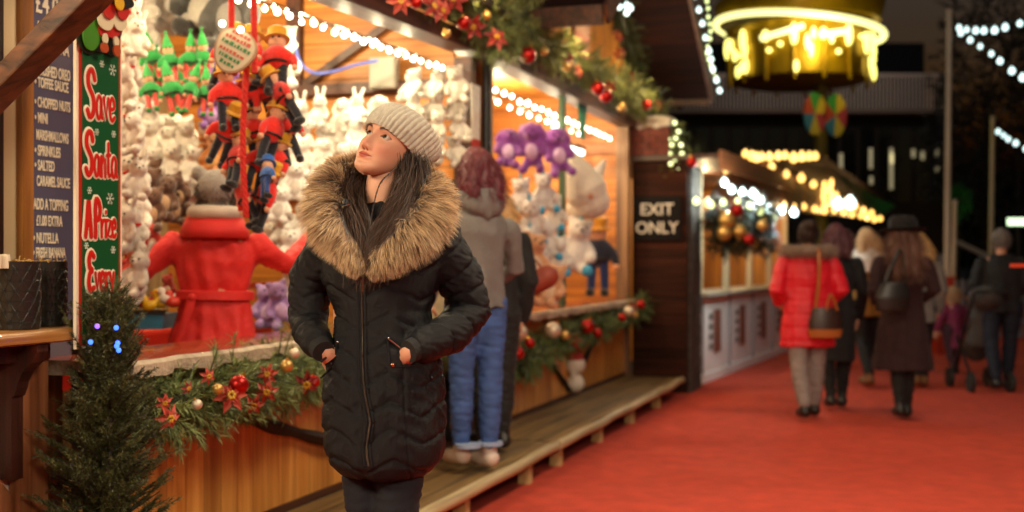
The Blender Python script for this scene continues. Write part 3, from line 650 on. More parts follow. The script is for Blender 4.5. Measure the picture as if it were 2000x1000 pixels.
part('wall_beam', BRN, st1, o1, lambda b: (b.bx(A1-.07, A1-.003, -2.1, -.08, 2.415, 2.485), b.bx(A1-.06, A1-.004, -2.1, -.08, 1.75, 1.80), b.bx(A1-.065, A1-.006, -1.25, -1.15, 2.487, 3.6)))
part('wall_brace', BRN, st1, o1, lambda b: b.beam(K(A1-.035, -1.13, 2.49), K(A1-.035, -.45, 2.90), .05, .05))
part('eave_beam', BRN, st1, o1, lambda b: b.beam(K(A0-.4, .03, 2.56), K(A1+.14, .03, 2.695), .16, .10))
part('fascia_board', wood('dark_fascia', '1E0E09', '40221A', 0, 0, .5), st1, o1, lambda b: b.beam(K(A0-.4, .14, 2.70), K(A1+.14, .14, 2.83), .03, .16))
part('roof', DKB, st1, o1, lambda b: b.add([K(A0-.4, .34, 2.72), K(A1+.1, .34, 2.84), K(A1+.1, -2.4, 4.1), K(A0-.4, -2.4, 4.0), K(A0-.4, .34, 2.77), K(A1+.1, .34, 2.89), K(A1+.1, -2.4, 4.15), K(A0-.4, -2.4, 4.05)], [(0,1,2,3),(7,6,5,4),(0,4,5,1),(1,5,6,2),(2,6,7,3),(3,7,4,0)]))
def log(b, pts, r): b.tube(smooth_paths(pts, 24).tolist(), [r*(1+.18*math.sin(i*1.1)) for i in range(24)], 9, .6)
LOG = mat('bark', '2A1A10', .8, noise=.4, scale=20, bump=.9, bscale=50)
part('branch_brace', LOG, st1, o1, lambda b: log(b, [K(S_at(385, .02), .02, .80), K(S_at(450, .02), .02, .70), K(S_at(520, .02), .02, .60), K(S_at(600, .02), .02, .50), K(S_at(690, .02), .02, .38)], .046), smooth=True)
part('branch_brace', LOG, st1, o1, lambda b: log(b, [K(6.9, .02, .78), K(6.5, .02, .60), K(6.25, .02, .35)], .028), smooth=True)
# cable and box on the end wall
b = MB(); q = lambda px, py: P(px, py, Z_at(px, 0)*0+7.75); b.tube([tuple(x) for x in smooth_paths([q(575, 70), q(585, 118), q(612, 142), q(650, 140), q(690, 128), q(738, 118)], 40)], .010, 7)
o = b.build('electric_cable', mat('blue_cable', '5C6BC0', .4)); tag(o, 'blue cable looping across the orange boards of the prize stall', 'cable')
b = MB(); c = W(A1-.09, -.42, 2.50); r, oo = sthing('junction_box', 'white junction box fixed high on the orange end wall', 'electric box', A1-.04, -.50, 2.50)
part('box_body', mat('white_plastic', '9A9488', .5), r, oo, lambda b: b.bx(A1-.12, A1-.045, -.62, -.44, 2.43, 2.63)); part('lid', mat('white_plastic'), r, oo, lambda b: b.bx(A1-.13, A1-.121, -.61, -.45, 2.44, 2.62))
# bulbs
bulbs('string_lights', 'string of white bulbs under the eave of the prize stall', 'string lights', [W(4.35, -.10, 2.475), W(7.3, -.10, 2.555)], 25, .016, BW, )
bulbs('string_lights', 'row of white bulbs imitating a reflection in the prize stall eave beam', 'string lights', [W(4.2, -.28, 2.56), W(7.3, -.28, 2.63)], 22, .012, BW, lights=7, lpow=8, lcol=WARMW)  # second bulb row added as the front bulbs' reflection in the beam
for s, t, z, pw in ((4.6, -1.3, 2.75, 46), (6.4, -1.1, 2.8, 46)): lamp('stall_ceiling_light', 'POINT', W(s, t, z), pw, WARMW, .07)
# garlands
gA = garland('fir garland with red flowers under the counter of the prize stall', [K(3.75, .13, .79), K(4.3, .14, .82), K(4.9, .13, .85), K(5.6, .12, .86), K(6.4, .11, .84), K(7.3, .11, .82)], .125, 1500, None, nl=.052, m=30, c1=(.04, .08, .025), c2=(.36, .44, .14))
gB = garland('thick fir garland on the roof edge above the prize stall', [K(4.9, .20, 2.97), K(5.8, .20, 2.95), K(6.5, .20, 2.90), K(7.1, .22, 2.84), K(7.55, .22, 2.76)], .15, 900, None, nl=.06, m=26, c2=(.32, .38, .12))
protos = {'f': make_flower(.056), 'F': make_flower(.058, mat('pink_petal', 'B84E3E', .6)), 'r': make_bauble('A8150F', .032), 'g': make_bauble('C9A05A', .03, .3), 'p': make_bauble('D8C8B0', .032, .5)}
D = {'f': 'red poinsettia flower', 'F': 'coral poinsettia flower', 'r': 'red glossy bauble', 'g': 'gold bauble', 'p': 'pale cream bauble'}
def on(px, py, t): s = S_at(px, t); z = CAMZ+(512-py)/F*Z_at(px, t); return W(s, t, z)
place_set(protos, [('F', on(328, 815, .28), .9), ('f', on(365, 757, .28), .5), ('F', on(450, 775, .30), 1.15), ('r', on(466, 752, .31), 1.2), ('F', on(520, 765, .29), .9), ('F', on(523, 730, .29), .8), ('g', on(560, 715, .28), .9), ('f', on(598, 748, .28), 1.1), ('r', on(612, 745, .28), .9), ('F', on(320, 785, .27), .6), ('p', on(575, 690, .28), .7), ('F', on(405, 735, .28), .6), ('g', on(425, 760, .29), .7), ('F', on(495, 790, .29), .8), ('p', on(385, 790, .28), .6)], D, 'on the prize stall counter garland', 'ornaments in the garland under the prize stall counter')
protos = {k: (clone(v) if False else v) for k, v in {'f': make_flower(.08), 'F': make_flower(.08, mat('pink_petal')), 'r': make_bauble('A8150F', .04), 'g': make_bauble('C9A05A', .035, .3)}.items()}
place_set(protos, [('f', on(843, 15, .34), 1.1), ('F', on(862, 20, .34), .9), ('f', on(885, 2, .34), 1.1), ('r', on(905, 45, .34), .9), ('f', on(925, 52, .34), 1), ('f', on(968, 75, .36), 1.1), ('g', on(872, 66, .34), .7), ('r', on(812, 5, .34), .8), ('F', on(780, 5, .34), .9), ('g', on(950, 30, .34), .8)], D, 'on the prize stall roof garland', 'ornaments in the garland above the prize stall')

# ================================================================== stall two
B0, B1 = 7.72, 12.12
st2, o2 = sthing('market_stall', 'gabled wooden stall beyond the first, with purple plush toys and garlanded roof', 'stall', B0, 0, 0)
part('front_panel', OR, st2, o2, lambda b: b.bx(B0, B1, -.04, 0, .18, .88)); counter(st2, o2, B0-.05, B1+.02, .945, 2)
part('base_board', BRN, st2, o2, lambda b: b.bx(B0, B1, -.03, .012, .1785, .215))
for s_ in (B0, B1-.10): part('corner_post', wood('post_wood', '5A3C28', '94704E', 2, 0, .5), st2, o2, lambda b: b.bx(s_, s_+.10, -.085, .04, .18, 2.66))
part('end_wall', OREND, st2, o2, lambda b: b.bx(B1, B1+.03, -2.1, -.09, .18, 3.0)); part('back_wall', ORH, st2, o2, lambda b: b.bx(B0, B1, -2.13, -2.1, .18, 3.0))
part('near_wall', OREND, st2, o2, lambda b: b.bx(B0-.03, B0-.001, -2.1, -.6, .18, 3.0)); part('floor_boards', DECK, st2, o2, lambda b: b.bx(B0, B1, -2.1, -.045, .12, .177))
part('eave_beam', BRN, st2, o2, lambda b: b.bx(B0-.1, B1+.12, -.06, .10, 2.66, 2.78))
part('ceiling', ORH, st2, o2, lambda b: b.bx(B0, B1, -2.1, -.10, 2.99, 3.02))
RA, RZ, SL = 10.5, 4.42, .60                        # ridge
part('gable_panel', OR, st2, o2, lambda b: b.prism([(7.8, 2.782), (B1+.1, 2.782), (B1+.1, 3.22), (RA, RZ-.18), (7.8, 2.90)], -.03, lambda u, v, w_: K(u, -.0+w_, v)))
def slab(b, s0, z0, s1, z1, t0, t1, th=.07): b.add([K(s0, t0, z0), K(s1, t0, z1), K(s1, t1, z1), K(s0, t1, z0), K(s0, t0, z0+th), K(s1, t0, z1+th), K(s1, t1, z1+th), K(s0, t1, z0+th)], [(0,1,2,3),(7,6,5,4),(0,4,5,1),(1,5,6,2),(2,6,7,3),(3,7,4,0)])
SHG = wood('shingles', '160806', '2E120A', 1, (0, .17), .85, spec=.15)
part('roof', SHG, st2, o2, lambda b: (slab(b, 8.18, 2.99, RA, RZ, -2.4, .72), slab(b, RA+.002, RZ, 12.86, 3.02, -2.4, .72)))
part('barge_board', wood('barge', '3A2016', '6A4330', 0, 0, .5), st2, o2, lambda b: (b.beam(K(8.16, .74, 3.0), K(RA, .74, RZ+.04), .03, .14), b.beam(K(RA, .74, RZ+.04), K(12.9, .74, 3.03), .03, .14)))
part('eave_trim', BRN, st2, o2, lambda b: b.bx(8.12, 8.176, -2.3, .72, 2.93, 3.06))
part('eave_trim', BRN, st2, o2, lambda b: (b.bx(12.864, 12.91, -2.3, .72, 2.96, 3.08),))
part('glass_post', mat('green_metal', '5A7A60', .35, .5), st2, o2, lambda b: b.bx(S_at(1098, .03), S_at(1103, .03), .0, .04, .95, 2.66))
for a_, b_ in ((1040, 1112), (1185, 1114)):
    part('branch_brace', LOG, st2, o2, lambda b: log(b, [K(S_at(a_, .02), .02, .74), K(S_at((a_+b_)/2, .02), .02, .52), K(S_at(b_, .02), .02, .25)], .024), smooth=True)
bulbs('string_lights', 'string of white bulbs under the eave of the gabled stall', 'string lights', [W(8.0, -.10, 2.56), W(11.9, -.10, 2.56)], 20, .020, BW, )
bulbs('string_lights', 'inner row of white bulbs inside the gabled stall', 'string lights', [W(8.0, -.40, 2.60), W(11.9, -.40, 2.60)], 14, .018, BW, lights=5, lpow=9, lcol=WARMW)
for s, t, z, pw in ((9.0, -1.2, 2.6, 36), (11.0, -1.0, 2.6, 40)): lamp('stall_ceiling_light', 'POINT', W(s, t, z), pw, WARMW, .07)
r, oo = sthing('strip_light', 'glowing white strip lamp hanging under the gabled stall eave', 'lamp', 11.1, -.5, 2.4)
part('tube', mat('tube_glow', 'FFFFFF', .4, emit=5, ecol=(1, .93, .8)), r, oo, lambda b: b.bx(10.6, 11.9, -.42, -.38, 2.38, 2.42)); part('housing', mat('white_plastic'), r, oo, lambda b: b.bx(10.58, 11.92, -.43, -.37, 2.422, 2.46))
r, oo = sthing('light_box', 'small lit white panel beside the green pole of the gabled stall', 'light box', 9.9, -.2, 2.3)
part('panel', mat('box_glow', 'FFFFFF', .4, emit=1.8, ecol=(1, .96, .85)), r, oo, lambda b: b.bx(9.95, 10.3, -.16, -.14, 2.12, 2.50)); part('frame', mat('white_plastic'), r, oo, lambda b: (b.bx(9.93, 10.32, -.165, -.135, 2.501, 2.53), b.bx(9.93, 10.32, -.165, -.135, 2.09, 2.119)))
garland('fir garland with baubles under the counter of the gabled stall', [K(8.1, .12, .62), K(8.6, .13, .66), K(9.4, .12, .74), K(10.4, .12, .78), K(11.4, .12, .84), K(12.3, .14, .90)], .12, 700, None, nl=.055, m=26, wd=.004)
garland('fir garland along the eave beam of the gabled stall', [K(7.9, .16, 2.98), K(8.5, .16, 2.92), K(9.4, .16, 2.93), K(10.6, .16, 2.93), K(11.6, .16, 2.93), K(12.5, .18, 2.88)], .16, 900, None, nl=.06, m=26, wd=.004, c2=(.34, .38, .12))
garland('fir garland climbing the far rafter of the gabled stall', [K(12.45, .08, 3.05), K(12.0, .08, 3.40), K(11.6, .08, 3.64), K(11.2, .08, 3.90), K(10.8, .08, 4.1)], .12, 260, None, nl=.08, m=20, wd=.004, c1=(.008, .02, .006), c2=(.07, .09, .03))
protos = {'f': make_flower(.09), 'r': make_bauble('A8150F', .045), 'g': make_bauble('C9A05A', .04, .3), 'p': make_bauble('D8C8B0', .05, .5)}
place_set(protos, [('p', on(1015, 650, .24), 1.1), ('r', on(1012, 690, .22), 1), ('r', on(1035, 670, .22), .8), ('p', on(1080, 645, .24), 1.2), ('g', on(1103, 655, .22), 1), ('r', on(1147, 638, .24), 1.3), ('f', on(1120, 665, .22), .8), ('r', on(1167, 650, .22), .9), ('r', on(1215, 620, .24), .9), ('p', on(1228, 608, .24), 1), ('r', on(1252, 595, .26), 1), ('g', on(1240, 615, .24), .9), ('f', on(1235, 600, .22), .7)], D, 'on the gabled stall counter garland', 'ornaments in the garland under the gabled stall counter')
protos = {'f': make_flower(.09), 'r': make_bauble('A8150F', .05), 'g': make_bauble('C9A05A', .04, .3)}
place_set(protos, [('r', on(1031, 108, .36), 1.1), ('g', on(1063, 100, .34), .8), ('f', on(1112, 120, .34), .9), ('g', on(1107, 132, .36), .8), ('f', on(1130, 140, .34), .7), ('r', on(1168, 172, .36), 1.1), ('r', on(1184, 188, .36), 1.1), ('f', on(1190, 170, .34), .8), ('g', on(1215, 210, .34), 1), ('f', on(1208, 70, .2), .8), ('f', on(1210, 105, .2), .8), ('r', on(1230, 148, .22), .9), ('r', on(1262, 205, .3), 1), ('f', on(1285, 205, .3), .8)], D, 'on the gabled stall roof garlands', 'ornaments in the garlands of the gabled roof')
for s_, t_, z_ in ((5.4, .42, 3.0), (6.6, .42, 2.95), (8.9, .45, 2.95), (10.3, .45, 2.98), (11.6, .45, 3.0)): lamp('garland_fill', 'POINT', W(s_, t_, z_), 9, WARM, .02)  # point lights added along the garlands to brighten the gable
# pennants hung on the stalls
def pennant(label, s, t, ztop, wd, ht, cols, seed=0):
    r, o = sthing('pennant', label, 'pennant', s, t, ztop); n = len(cols); names = ['stripe']*n
    for i, c in enumerate(cols):
        f0, f1 = i/n, (i+1)/n; w0, w1 = wd/2*(1-f0**2*.75), wd/2*(1-f1**2*.75); z0, z1 = ztop-ht*f0, ztop-ht*f1
        b = MB(); b.prism([(s-w0, z0), (s+w0, z0), (s+w1, z1), (s-w1, z1)], -.006, lambda u, v, w_: K(u, t+w_, v)); b.build('stripe', mat('cloth_'+c, c, .8, noise=.25, scale=30), r, o, smooth=False)
pennant('striped pink, white and green pennant on the gable boards', (S_at(1112, .03)+S_at(1162, .03))/2, .03, 3.72, .55, 1.35, ['A89C86', 'C8A08C', 'C98A80', 'B8B0A0', '1E7A54', '1E7A54'])
pennant('red, white and green pennant beside the post between the stalls', S_at(930, .12), .12, 2.42, .16, .85, ['E0E0D0', 'D8D0C0', 'B02A20', 'E0D8C8', '2E8A3A'])
r, oo = sthing('banner_pole', 'dark pole standing between the two wooden stalls', 'pole', 7.62, .06, .18); part('shaft', mat('black_metal', (.012, .012, .012), .4), r, oo, lambda b: b.tube([K(7.62, .06, .18), K(7.62, .06, 2.9)], .03, 10), smooth=True); part('foot', mat('black_metal'), r, oo, lambda b: b.bx(7.56, 7.68, .0, .12, .178, .20))
# stocking on the front of stall two
r, oo = sthing('christmas_stocking', 'red stocking with white toe hanging on the gabled stall front', 'stocking', S_at(1125, .05), .05, .7)
b = MB(); s = S_at(1122, .05); b.cap_chain([K(s, .05, .72), K(s, .05, .50)], [.095, .085], 14, .4); v_ = blobmb(b, .012, 3); v_.build('sock', mat('red_sock', '9A3028', .9, noise=.3, scale=40), r, oo)
b = MB(); b.cap_chain([K(s, .052, .46), K(s+.03, .052, .36), K(s+.02, .052, .30)], [.092, .095, .08], 14, .4); blobmb(b, .012, 3).build('toe', mat('white_wool', 'D0C4B4', .95), r, oo)
b = MB(); b.tube([K(s, .05, .755), K(s, .05, .80)], .10, 14, .45); b.build('cuff', mat('white_wool'), r, oo)

# ---- exit wall, pillar and chimney ornament
r, oo = sthing('exit_wall', 'dark brown boarded wall carrying a white EXIT ONLY sign', 'wall', 12.2, .3, 0)
part('boards', DKBT, r, oo, lambda b: b.bx(12.20, 12.26, .045, .60, 0, 2.33)); part('cap_rail', mat('grey_trim', '4A3A30', .6), r, oo, lambda b: b.bx(12.17, 12.29, .03, .62, 2.332, 2.38))
def text(body, size, M_, m, name='lettering', parent=None, xs=1, bold=0, ext=.002, align='CENTER', yv=1):
    cu = bpy.data.curves.new('t', 'FONT'); cu.body = body; cu.size = size; cu.extrude = ext; cu.offset = bold; cu.align_x = align
    o = bpy.data.objects.new('t', cu); C.objects.link(o); me = bpy.data.meshes.new_from_object(o.evaluated_get(bpy.context.evaluated_depsgraph_get())); bpy.data.objects.remove(o)
    me.transform(Matrix.Diagonal((xs, yv, 1, 1))); me.transform(M_); me.materials.clear(); me.materials.append(m); return link(name, me, parent)
r2, oo2 = sthing('exit_sign', 'black board reading EXIT ONLY in white capitals', 'sign', 12.17, .30, 1.75)
part('board', mat('black_board', (.010, .008, .008), .8, spec=.1), r2, oo2, lambda b: b.bx(12.165, 12.198, .055, .545, 1.53, 1.97))
def MX(s, t, z):     # letters facing the viewer on a wall across the street axis: x -> +t, y -> z
    return Matrix(((0, 0, -1, s), (-1, 0, 0, -t), (0, 1, 0, z), (0, 0, 0, 1)))
WT = mat('white_letter', 'C8C0B4', .5)
def textS(body, size, s, t, z, m, org, parent, **k): M_ = Matrix.Translation(-Vector(org))@MX(s, t, z); return text(body, size, M_, m, parent=parent, **k)
textS('EXIT', .165, 12.162, .30, 1.785, WT, oo2, r2, bold=.002, xs=1.02); textS('ONLY', .165, 12.162, .30, 1.60, WT, oo2, r2, bold=.002, xs=.98)
r, oo = sthing('brick_pillar', 'grey stone pillar at the end of the exit wall', 'pillar', 12.4, .62, 0)
def bricks(b, s0, s1, t0, t1, z0, z1, h=.075, L=.2):
    row = 0; z = z0
    while z < z1-.01:
        off = (row % 2)*L/2
        for face in 'ts':
            a0, a1 = (s0, s1) if face == 't' else (t0, t1); x = a0-off
            while x < a1:
                x0, x1 = max(x, a0)+.004, min(x+L, a1)-.004
                if x1-x0 > .02:
                    d = random.uniform(0, .006)
                    if face == 't': b.bx(x0, x1, t1-.02, t1+d, z+.004, min(z+h, z1)-.004)
                    else: b.bx(s0-d, s0+.02, x0+.001, x1-.001, z+.004, min(z+h, z1)-.004)
                x += L
        z += h; row += 1
part('core', mat('mortar', '2A2624', .9), r, oo, lambda b: b.bx(12.27, 12.88, .40, .625, 0, 2.30)); part('stones', mat('stone', '4A423C', .85, noise=.5, scale=9, bump=.6, bscale=60), r, oo, lambda b: bricks(b, 12.27, 12.88, .40, .63, 0, 2.28, .11, .26))
r, oo = sthing('chimney_ornament', 'red brick chimney ornament with snowy top on the exit wall', 'ornament', 12.25, .25, 2.38)
part('core', mat('mortar'), r, oo, lambda b: b.bx(12.16, 12.5, .02, .42, 2.382, 2.70)); part('bricks', mat('red_brick', '5A2418', .85, noise=.4, scale=9), r, oo, lambda b: bricks(b, 12.15, 12.5, .02, .42, 2.382, 2.70, .065, .14))
b = MB(); b.ball(K(12.3, .22, 2.74), (.24, .26, .06), n=20, k=10); [b.ball(K(12.16, .04+.09*i, 2.71-.02*(i % 2)), (.05, .06, .05)) for i in range(5)]; blobmb(b, .015, 3).build('snow_cap', mat('snow', 'B8B0A4', .7), r, oo)
# lit green net light at the corner
r = thing('light_net', 'cluster of glowing green and gold lights beside the brick chimney', 'lights', P(1318, 300, 12.4)); o_ = P(1318, 300, 12.4)
b = MB(); ps = np.array([tuple(P(1318+rng.normal()*12, 290+rng.uniform(-50, 60), 12.4+rng.normal()*.06)) for _ in range(150)]); sprigs(b, ps, rng.normal(size=(150, 3)), np.full(150, .06), 14, .05, .004, (.03, .05, .01), (.20, .22, .04)); b.build('foliage', FOL, r, o_, colattr=True, smooth=False)
for i, (x, y) in enumerate([(1325, 257), (1312, 283), (1330, 283), (1308, 300), (1318, 312), (1306, 272), (1320, 270), (1300, 250), (1332, 300), (1318, 240), (1310, 320), (1325, 330)]):
    b = MB(); b.ball(P(x, y, 12.3), .022, n=8, k=6); b.build('bulb', BG, r, o_)
# white lights on the roof edge of stall two
bulbs('string_lights', 'cool white bulbs along the outer roof edge of the gabled stall', 'string lights', [P(1352, -30, 11.5), P(1372, 35, 11.8), P(1385, 90, 12.1), P(1392, 125, 12.4), P(1408, 178, 12.8)], 9, .026, BC)
bulbs('string_lights', 'small warm bulbs trailing beside the dark shingle roof edge', 'string lights', [P(1380, -10, 12.6), P(1388, 60, 12.6), P(1378, 100, 12.7), P(1400, 150, 12.9)], 12, .020, BG)
bulbs('string_lights', 'four cool white bulbs dangling in front of the gabled roof', 'string lights', [P(1195, -10, 10.5), P(1210, 5, 10.5), P(1232, 0, 10.5), P(1222, 25, 10.5)], 5, .026, BC)
# ================================================================== drinks kiosk at the left edge
ko, oo = sthing('drinks_kiosk', 'cream and brown drinks kiosk at the left edge with a serving shelf', 'kiosk', 3.2, -.3, 0)
def Sx(px, t): return S_at(px, t)
part('wall_panel', CREAM, ko, oo, lambda b: b.bx(1.6, Sx(46, -.32), -.36, -.32, 1.04, 3.4))
part('corner_post', wood('honey_wood', '5A3414', 'A0682C', 2, 0, .45), ko, oo, lambda b: b.bx(Sx(45, -.29), Sx(66, -.29), -.40, -.29, 1.04, 3.4))
part('window_post', wood('dark_wood', '1E0D08', '44200F', 2, 0, .45), ko, oo, lambda b: b.bx(Sx(-25, -.29), Sx(5, -.29), -.40, -.285, 1.04, 3.4))
part('end_post', wood('dark_wood'  , '', ''), ko, oo, lambda b: b.bx(Sx(144, -.30), Sx(154, -.285), -.312, -.285, .0, 3.4))
part('side_wall', BRN, ko, oo, lambda b: b.bx(Sx(66, -.33), Sx(143, -.33), -.40, -.335, 1.04, 3.4))
part('lower_panel', mat('lower_panel', 'D0B8A8', .6, noise=.15, scale=3), ko, oo, lambda b: b.bx(1.6, Sx(90, -.12), -.17, -.13, 0, 1.02))
PST = wood('post_brown', '5A3018', '9A6440', 2, 0, .5)
part('lower_post', PST, ko, oo, lambda b: b.bx(Sx(38, -.08), Sx(94, -.08), -.12, -.08, 0, 1.02))
part('diagonal_brace', PST, ko, oo, lambda b: b.beam(P(-60, 900, 3.75)*0+K(Sx(-60, -.14), -.14, .78-.12), K(Sx(55, -.14), -.14, .36), .07, .07))
part('grey_tile', mat('tile', '6A6470', .4), ko, oo, lambda b: b.bx(Sx(97, -.3), Sx(140, -.3), -.34, -.3, .9, 1.04))
SHF = wood('shelf_wood', '7A4A20', 'C08A4A', 0, 0, .35, coat=.3)
b = MB(); s1 = Sx(184, .04); prof = [(-.3, 1.045), (-.3, 1.088), (.025, 1.090), (.040, 1.080), (.044, 1.067), (.040, 1.052), (.02, 1.045)]
b.prism([(t_, z_) for t_, z_ in prof], s1-1.6, lambda u, v, w_: K(1.6+w_, u, v)); b.build('shelf', SHF, ko, oo)
b = MB(); sb = Sx(62, 0); RED = wood('bracket_wood', '1E0C06', '4A2012', 2, 0, .5)
cur = [(-.20, 1.043), (.02, 1.043), (.02, 1.02), (.0, .985), (-.035, .955), (-.055, .92), (-.06, .90), (-.07, .875), (-.079, .87), (-.079, .60), (-.12, .60), (-.20, .80)]
b.prism(cur, .055, lambda u, v, w_: K(sb+w_, u, v)); b.build('bracket', RED, ko, oo, smooth=False)
part('apron', RED, ko, oo, lambda b: b.bx(1.6, s1-.10, -.10, -.06, .985, 1.044))
part('lower_post', PST, ko, oo, lambda b: b.bx(Sx(100, -.3), Sx(142, -.3), -.45, -.345, 0, .90))
# diagonal roof brace (near, sharp)
r = thing('roof_brace', 'stained brown timber brace crossing the top left corner', 'timber', P(0, 200, 3.62))
b = MB(); b.beam(P(-70, 245, 3.72), P(275, -105, 3.45), .060, .102, up=(0, -1, .25)); 
bb = bmesh.new(); me_ = bpy.data.meshes.new('t'); 
ob = b.build('timber', wood('brace_wood', '24110A', '6A4024', 0, 0, .45, 4), r, P(0, 200, 3.62), smooth=False)
m_ = ob.modifiers.new('bevel', 'BEVEL'); m_.width = .006; m_.segments = 2
# menu board
mb_, oo = sthing('menu_board', 'slate grey menu board listing toppings in cream capitals', 'menu board', Sx(105, -.3), -.3, 1.0)
ma, mz = Sx(66, -.30), Sx(143, -.30)
part('board', mat('slate', '56546A', .22, coat=.5, noise=.1, scale=3), mb_, oo, lambda b: b.bx(ma, mz, -.33, -.30, 1.095, 2.75))
def MT(s, t, z): return Matrix(((1, 0, 0, s), (0, 0, -1, -t), (0, 1, 0, z), (0, 0, 0, 1)))
LT = mat('cream_letter', 'E2D8BE', .5)
def menu(body, py, px0, size, xs, bold=.0012): 
    s = Sx(px0, -.298); z = CAMZ+(512-py)/F*Z_at(px0, -.298); return text(body, size, Matrix.Translation(-Vector(oo))@MT(s, -.297, z), LT, parent=mb_, xs=xs*.88, bold=bold, ext=.001, align='LEFT')
for body, py, px0, size, xs in (("£4.00", 22, 68, .105, .80), ('ADD AN', 62, 70, .060, .72), ('EXTRA', 100, 92, .062, .72), ('CRUSHED OREO', 145, 72, .056, .50), ('• TOFFEE SAUCE', 168, 67, .052, .56), ('• CHOPPED NUTS', 207, 67, .052, .54), ('• MINI', 238, 67, .052, .58), ('MARSHMALLOWS', 272, 70, .052, .49), ('• SPRINKLES', 302, 67, .052, .58), ('• SALTED', 331, 67, .052, .58), ('CARAMEL SAUCE', 362, 71, .052, .52), ('ADD A TOPPING', 408, 65, .056, .51), ('£1.00 EXTRA', 440, 70, .052, .56), ('• NUTELLA', 474, 64, .052, .62), ('• FRESH BANANA', 503, 64, .052, .50), ('• CHOC CHIPS', 535, 64, .052, .5)):
    if 'CHIPS' in body: continue
    menu(body, py, px0, size, xs)
# pots on the shelf
def pot(label, s, t, rad, h, z0=1.091, straw=False):
    r, o = sthing('storage_tin', label, 'tin', s, t, z0); c = K(s, t, z0); b = MB()
    b.lathe([(rad*.96, 0), (rad, .006), (rad, h-.006), (rad*1.02, h-.002), (rad*1.02, h), (rad*.97, h), (rad*.96, h-.03)], c, 48)
    b.build('tin_body', mat('black_tin', (.018, .016, .014), .42, .3), r, o)
    e = MB(); nc = 11; cell = 2*math.pi*rad/nc; rows = int(h/cell)
    for i in range(nc):
        for j in range(rows+1):
            a0 = 2*math.pi*(i+.5*(j % 2))/nc; z = .012+j*cell*.86+cell*.3
            for k in range(12):
                an = k*math.pi/6; l = cell*(.50 if k % 2 == 0 else .30); p = []
                for q_ in (.08, .55, 1):
                    aa = a0+math.cos(an)*l*q_/rad; zz = z+math.sin(an)*l*q_
                    if .004 < zz < h-.008: p.append(c+Vector((math.cos(aa)*(rad+.0005), math.sin(aa)*(rad+.0005), zz)))
                if len(p) > 1: e.tube(p, .0011, 4)
    e.build('embossing', mat('black_tin'), r, o)
    q_ = MB(); q_.lathe([(rad*.95, h-.03), (rad*.95, h-.012)], c, 24); q_.build('filling', mat('kraft', '9A7440', .9, noise=.5, scale=120, bump=1, bscale=200), r, o)
    st = MB()
    for k in range(26):
        p = c+Vector((random.uniform(-.7, .7)*rad, random.uniform(-.7, .7)*rad, h-.012)); d = Vector((random.uniform(-1, 1), random.uniform(-1, 1), .35)).normalized()*.03; st.tube([p, p+d*.5+Vector((0, 0, .006)), p+d], .0022, 5)
    st.build('shavings', mat('straw', 'B08A50', .8), r, o)
zpot = 1.091
pot('black embossed tin at the left end of the kiosk shelf', Sx(36, -.08), -.08, .069, .222)
pot('black embossed tin standing behind the first, nearer the fir tree', Sx(98, -.12), -.12, .056, .222)
r, oo = sthing('napkin_stack', 'pale rolled napkins standing in the left tin', 'napkins', Sx(8, -.08), -.08, 1.30)
b = MB(); c_ = K(Sx(18, -.06), -.08, 1.29); [b.lathe([(.018, 0), (.019, .03), (.018, .045), (.010, .0455)], c_+Vector((dx, dy, 0)), 14) for dx, dy in ((0, 0), (-.04, .0), (-.02, .03))]; b.build('napkin', mat('napkin', 'D8CBB0', .8), r, oo)
# ---- "Save Santa" sign
GL = {'S': (.56, [[(.53,.80),(.42,.96),(.22,.98),(.07,.86),(.08,.68),(.24,.55),(.42,.42),(.47,.22),(.36,.05),(.16,.02),(.02,.14)]]),
 'a': (.44, [[(.34,.40),(.18,.48),(.03,.34),(.03,.12),(.16,.0),(.30,.10),(.35,.40),(.35,.12),(.44,.02)]]), 'v': (.34, [[(0,.46),(.15,.02),(.33,.46)]]),
 'e': (.36, [[(.04,.24),(.32,.28),(.28,.44),(.14,.48),(.02,.32),(.05,.08),(.20,0),(.35,.08)]]), 'n': (.34, [[(0,.46),(.02,0)],[(.02,.28),(.14,.45),(.28,.42),(.31,0)]]),
 't': (.28, [[(.12,.78),(.11,.1),(.2,.0),(.28,.05)],[(0,.50),(.26,.52)]]), 'A': (.52, [[(0,0),(.23,.98),(.27,.98),(.50,0)],[(.10,.34),(.42,.34)]]),
 'P': (.50, [[(.06,0),(.05,.95),(.33,.96),(.47,.74),(.34,.50),(.08,.46)]]), 'r': (.26, [[(0,.46),(.02,0)],[(.02,.27),(.12,.44),(.25,.46)]]),
 'i': (.10, [[(.04,.46),(.04,0)],[(.04,.68),(.045,.70)]]), 'z': (.32, [[(0,.46),(.29,.46),(.02,.03),(.32,.02)]]),
 'E': (.46, [[(.44,.88),(.20,.98),(.03,.82),(.10,.60),(.30,.53),(.10,.46),(.0,.22),(.14,.02),(.42,.08)]]), 'y': (.36, [[(0,.46),(.15,.08)],[(.34,.46),(.12,-.26),(-.02,-.28)]]),
 'T': (.50, [[(0,.90),(.50,.96)],[(.26,.93),(.22,0)]]), 'm': (.52, [[(0,.46),(.02,0)],[(.02,.30),(.12,.45),(.22,.42),(.25,0)],[(.26,.30),(.36,.45),(.46,.42),(.49,0)]]), ' ': (.10, [])}
sg, oo = sthing('prize_sign', 'tall green sign reading Save Santa A Prize Every Time in red script', 'sign', 3.66, .0, 1.05)
sa, sz = Sx(149, .06), Sx(238, .06); T_ = .06; wS = sz-sa; cS = (sa+sz)/2
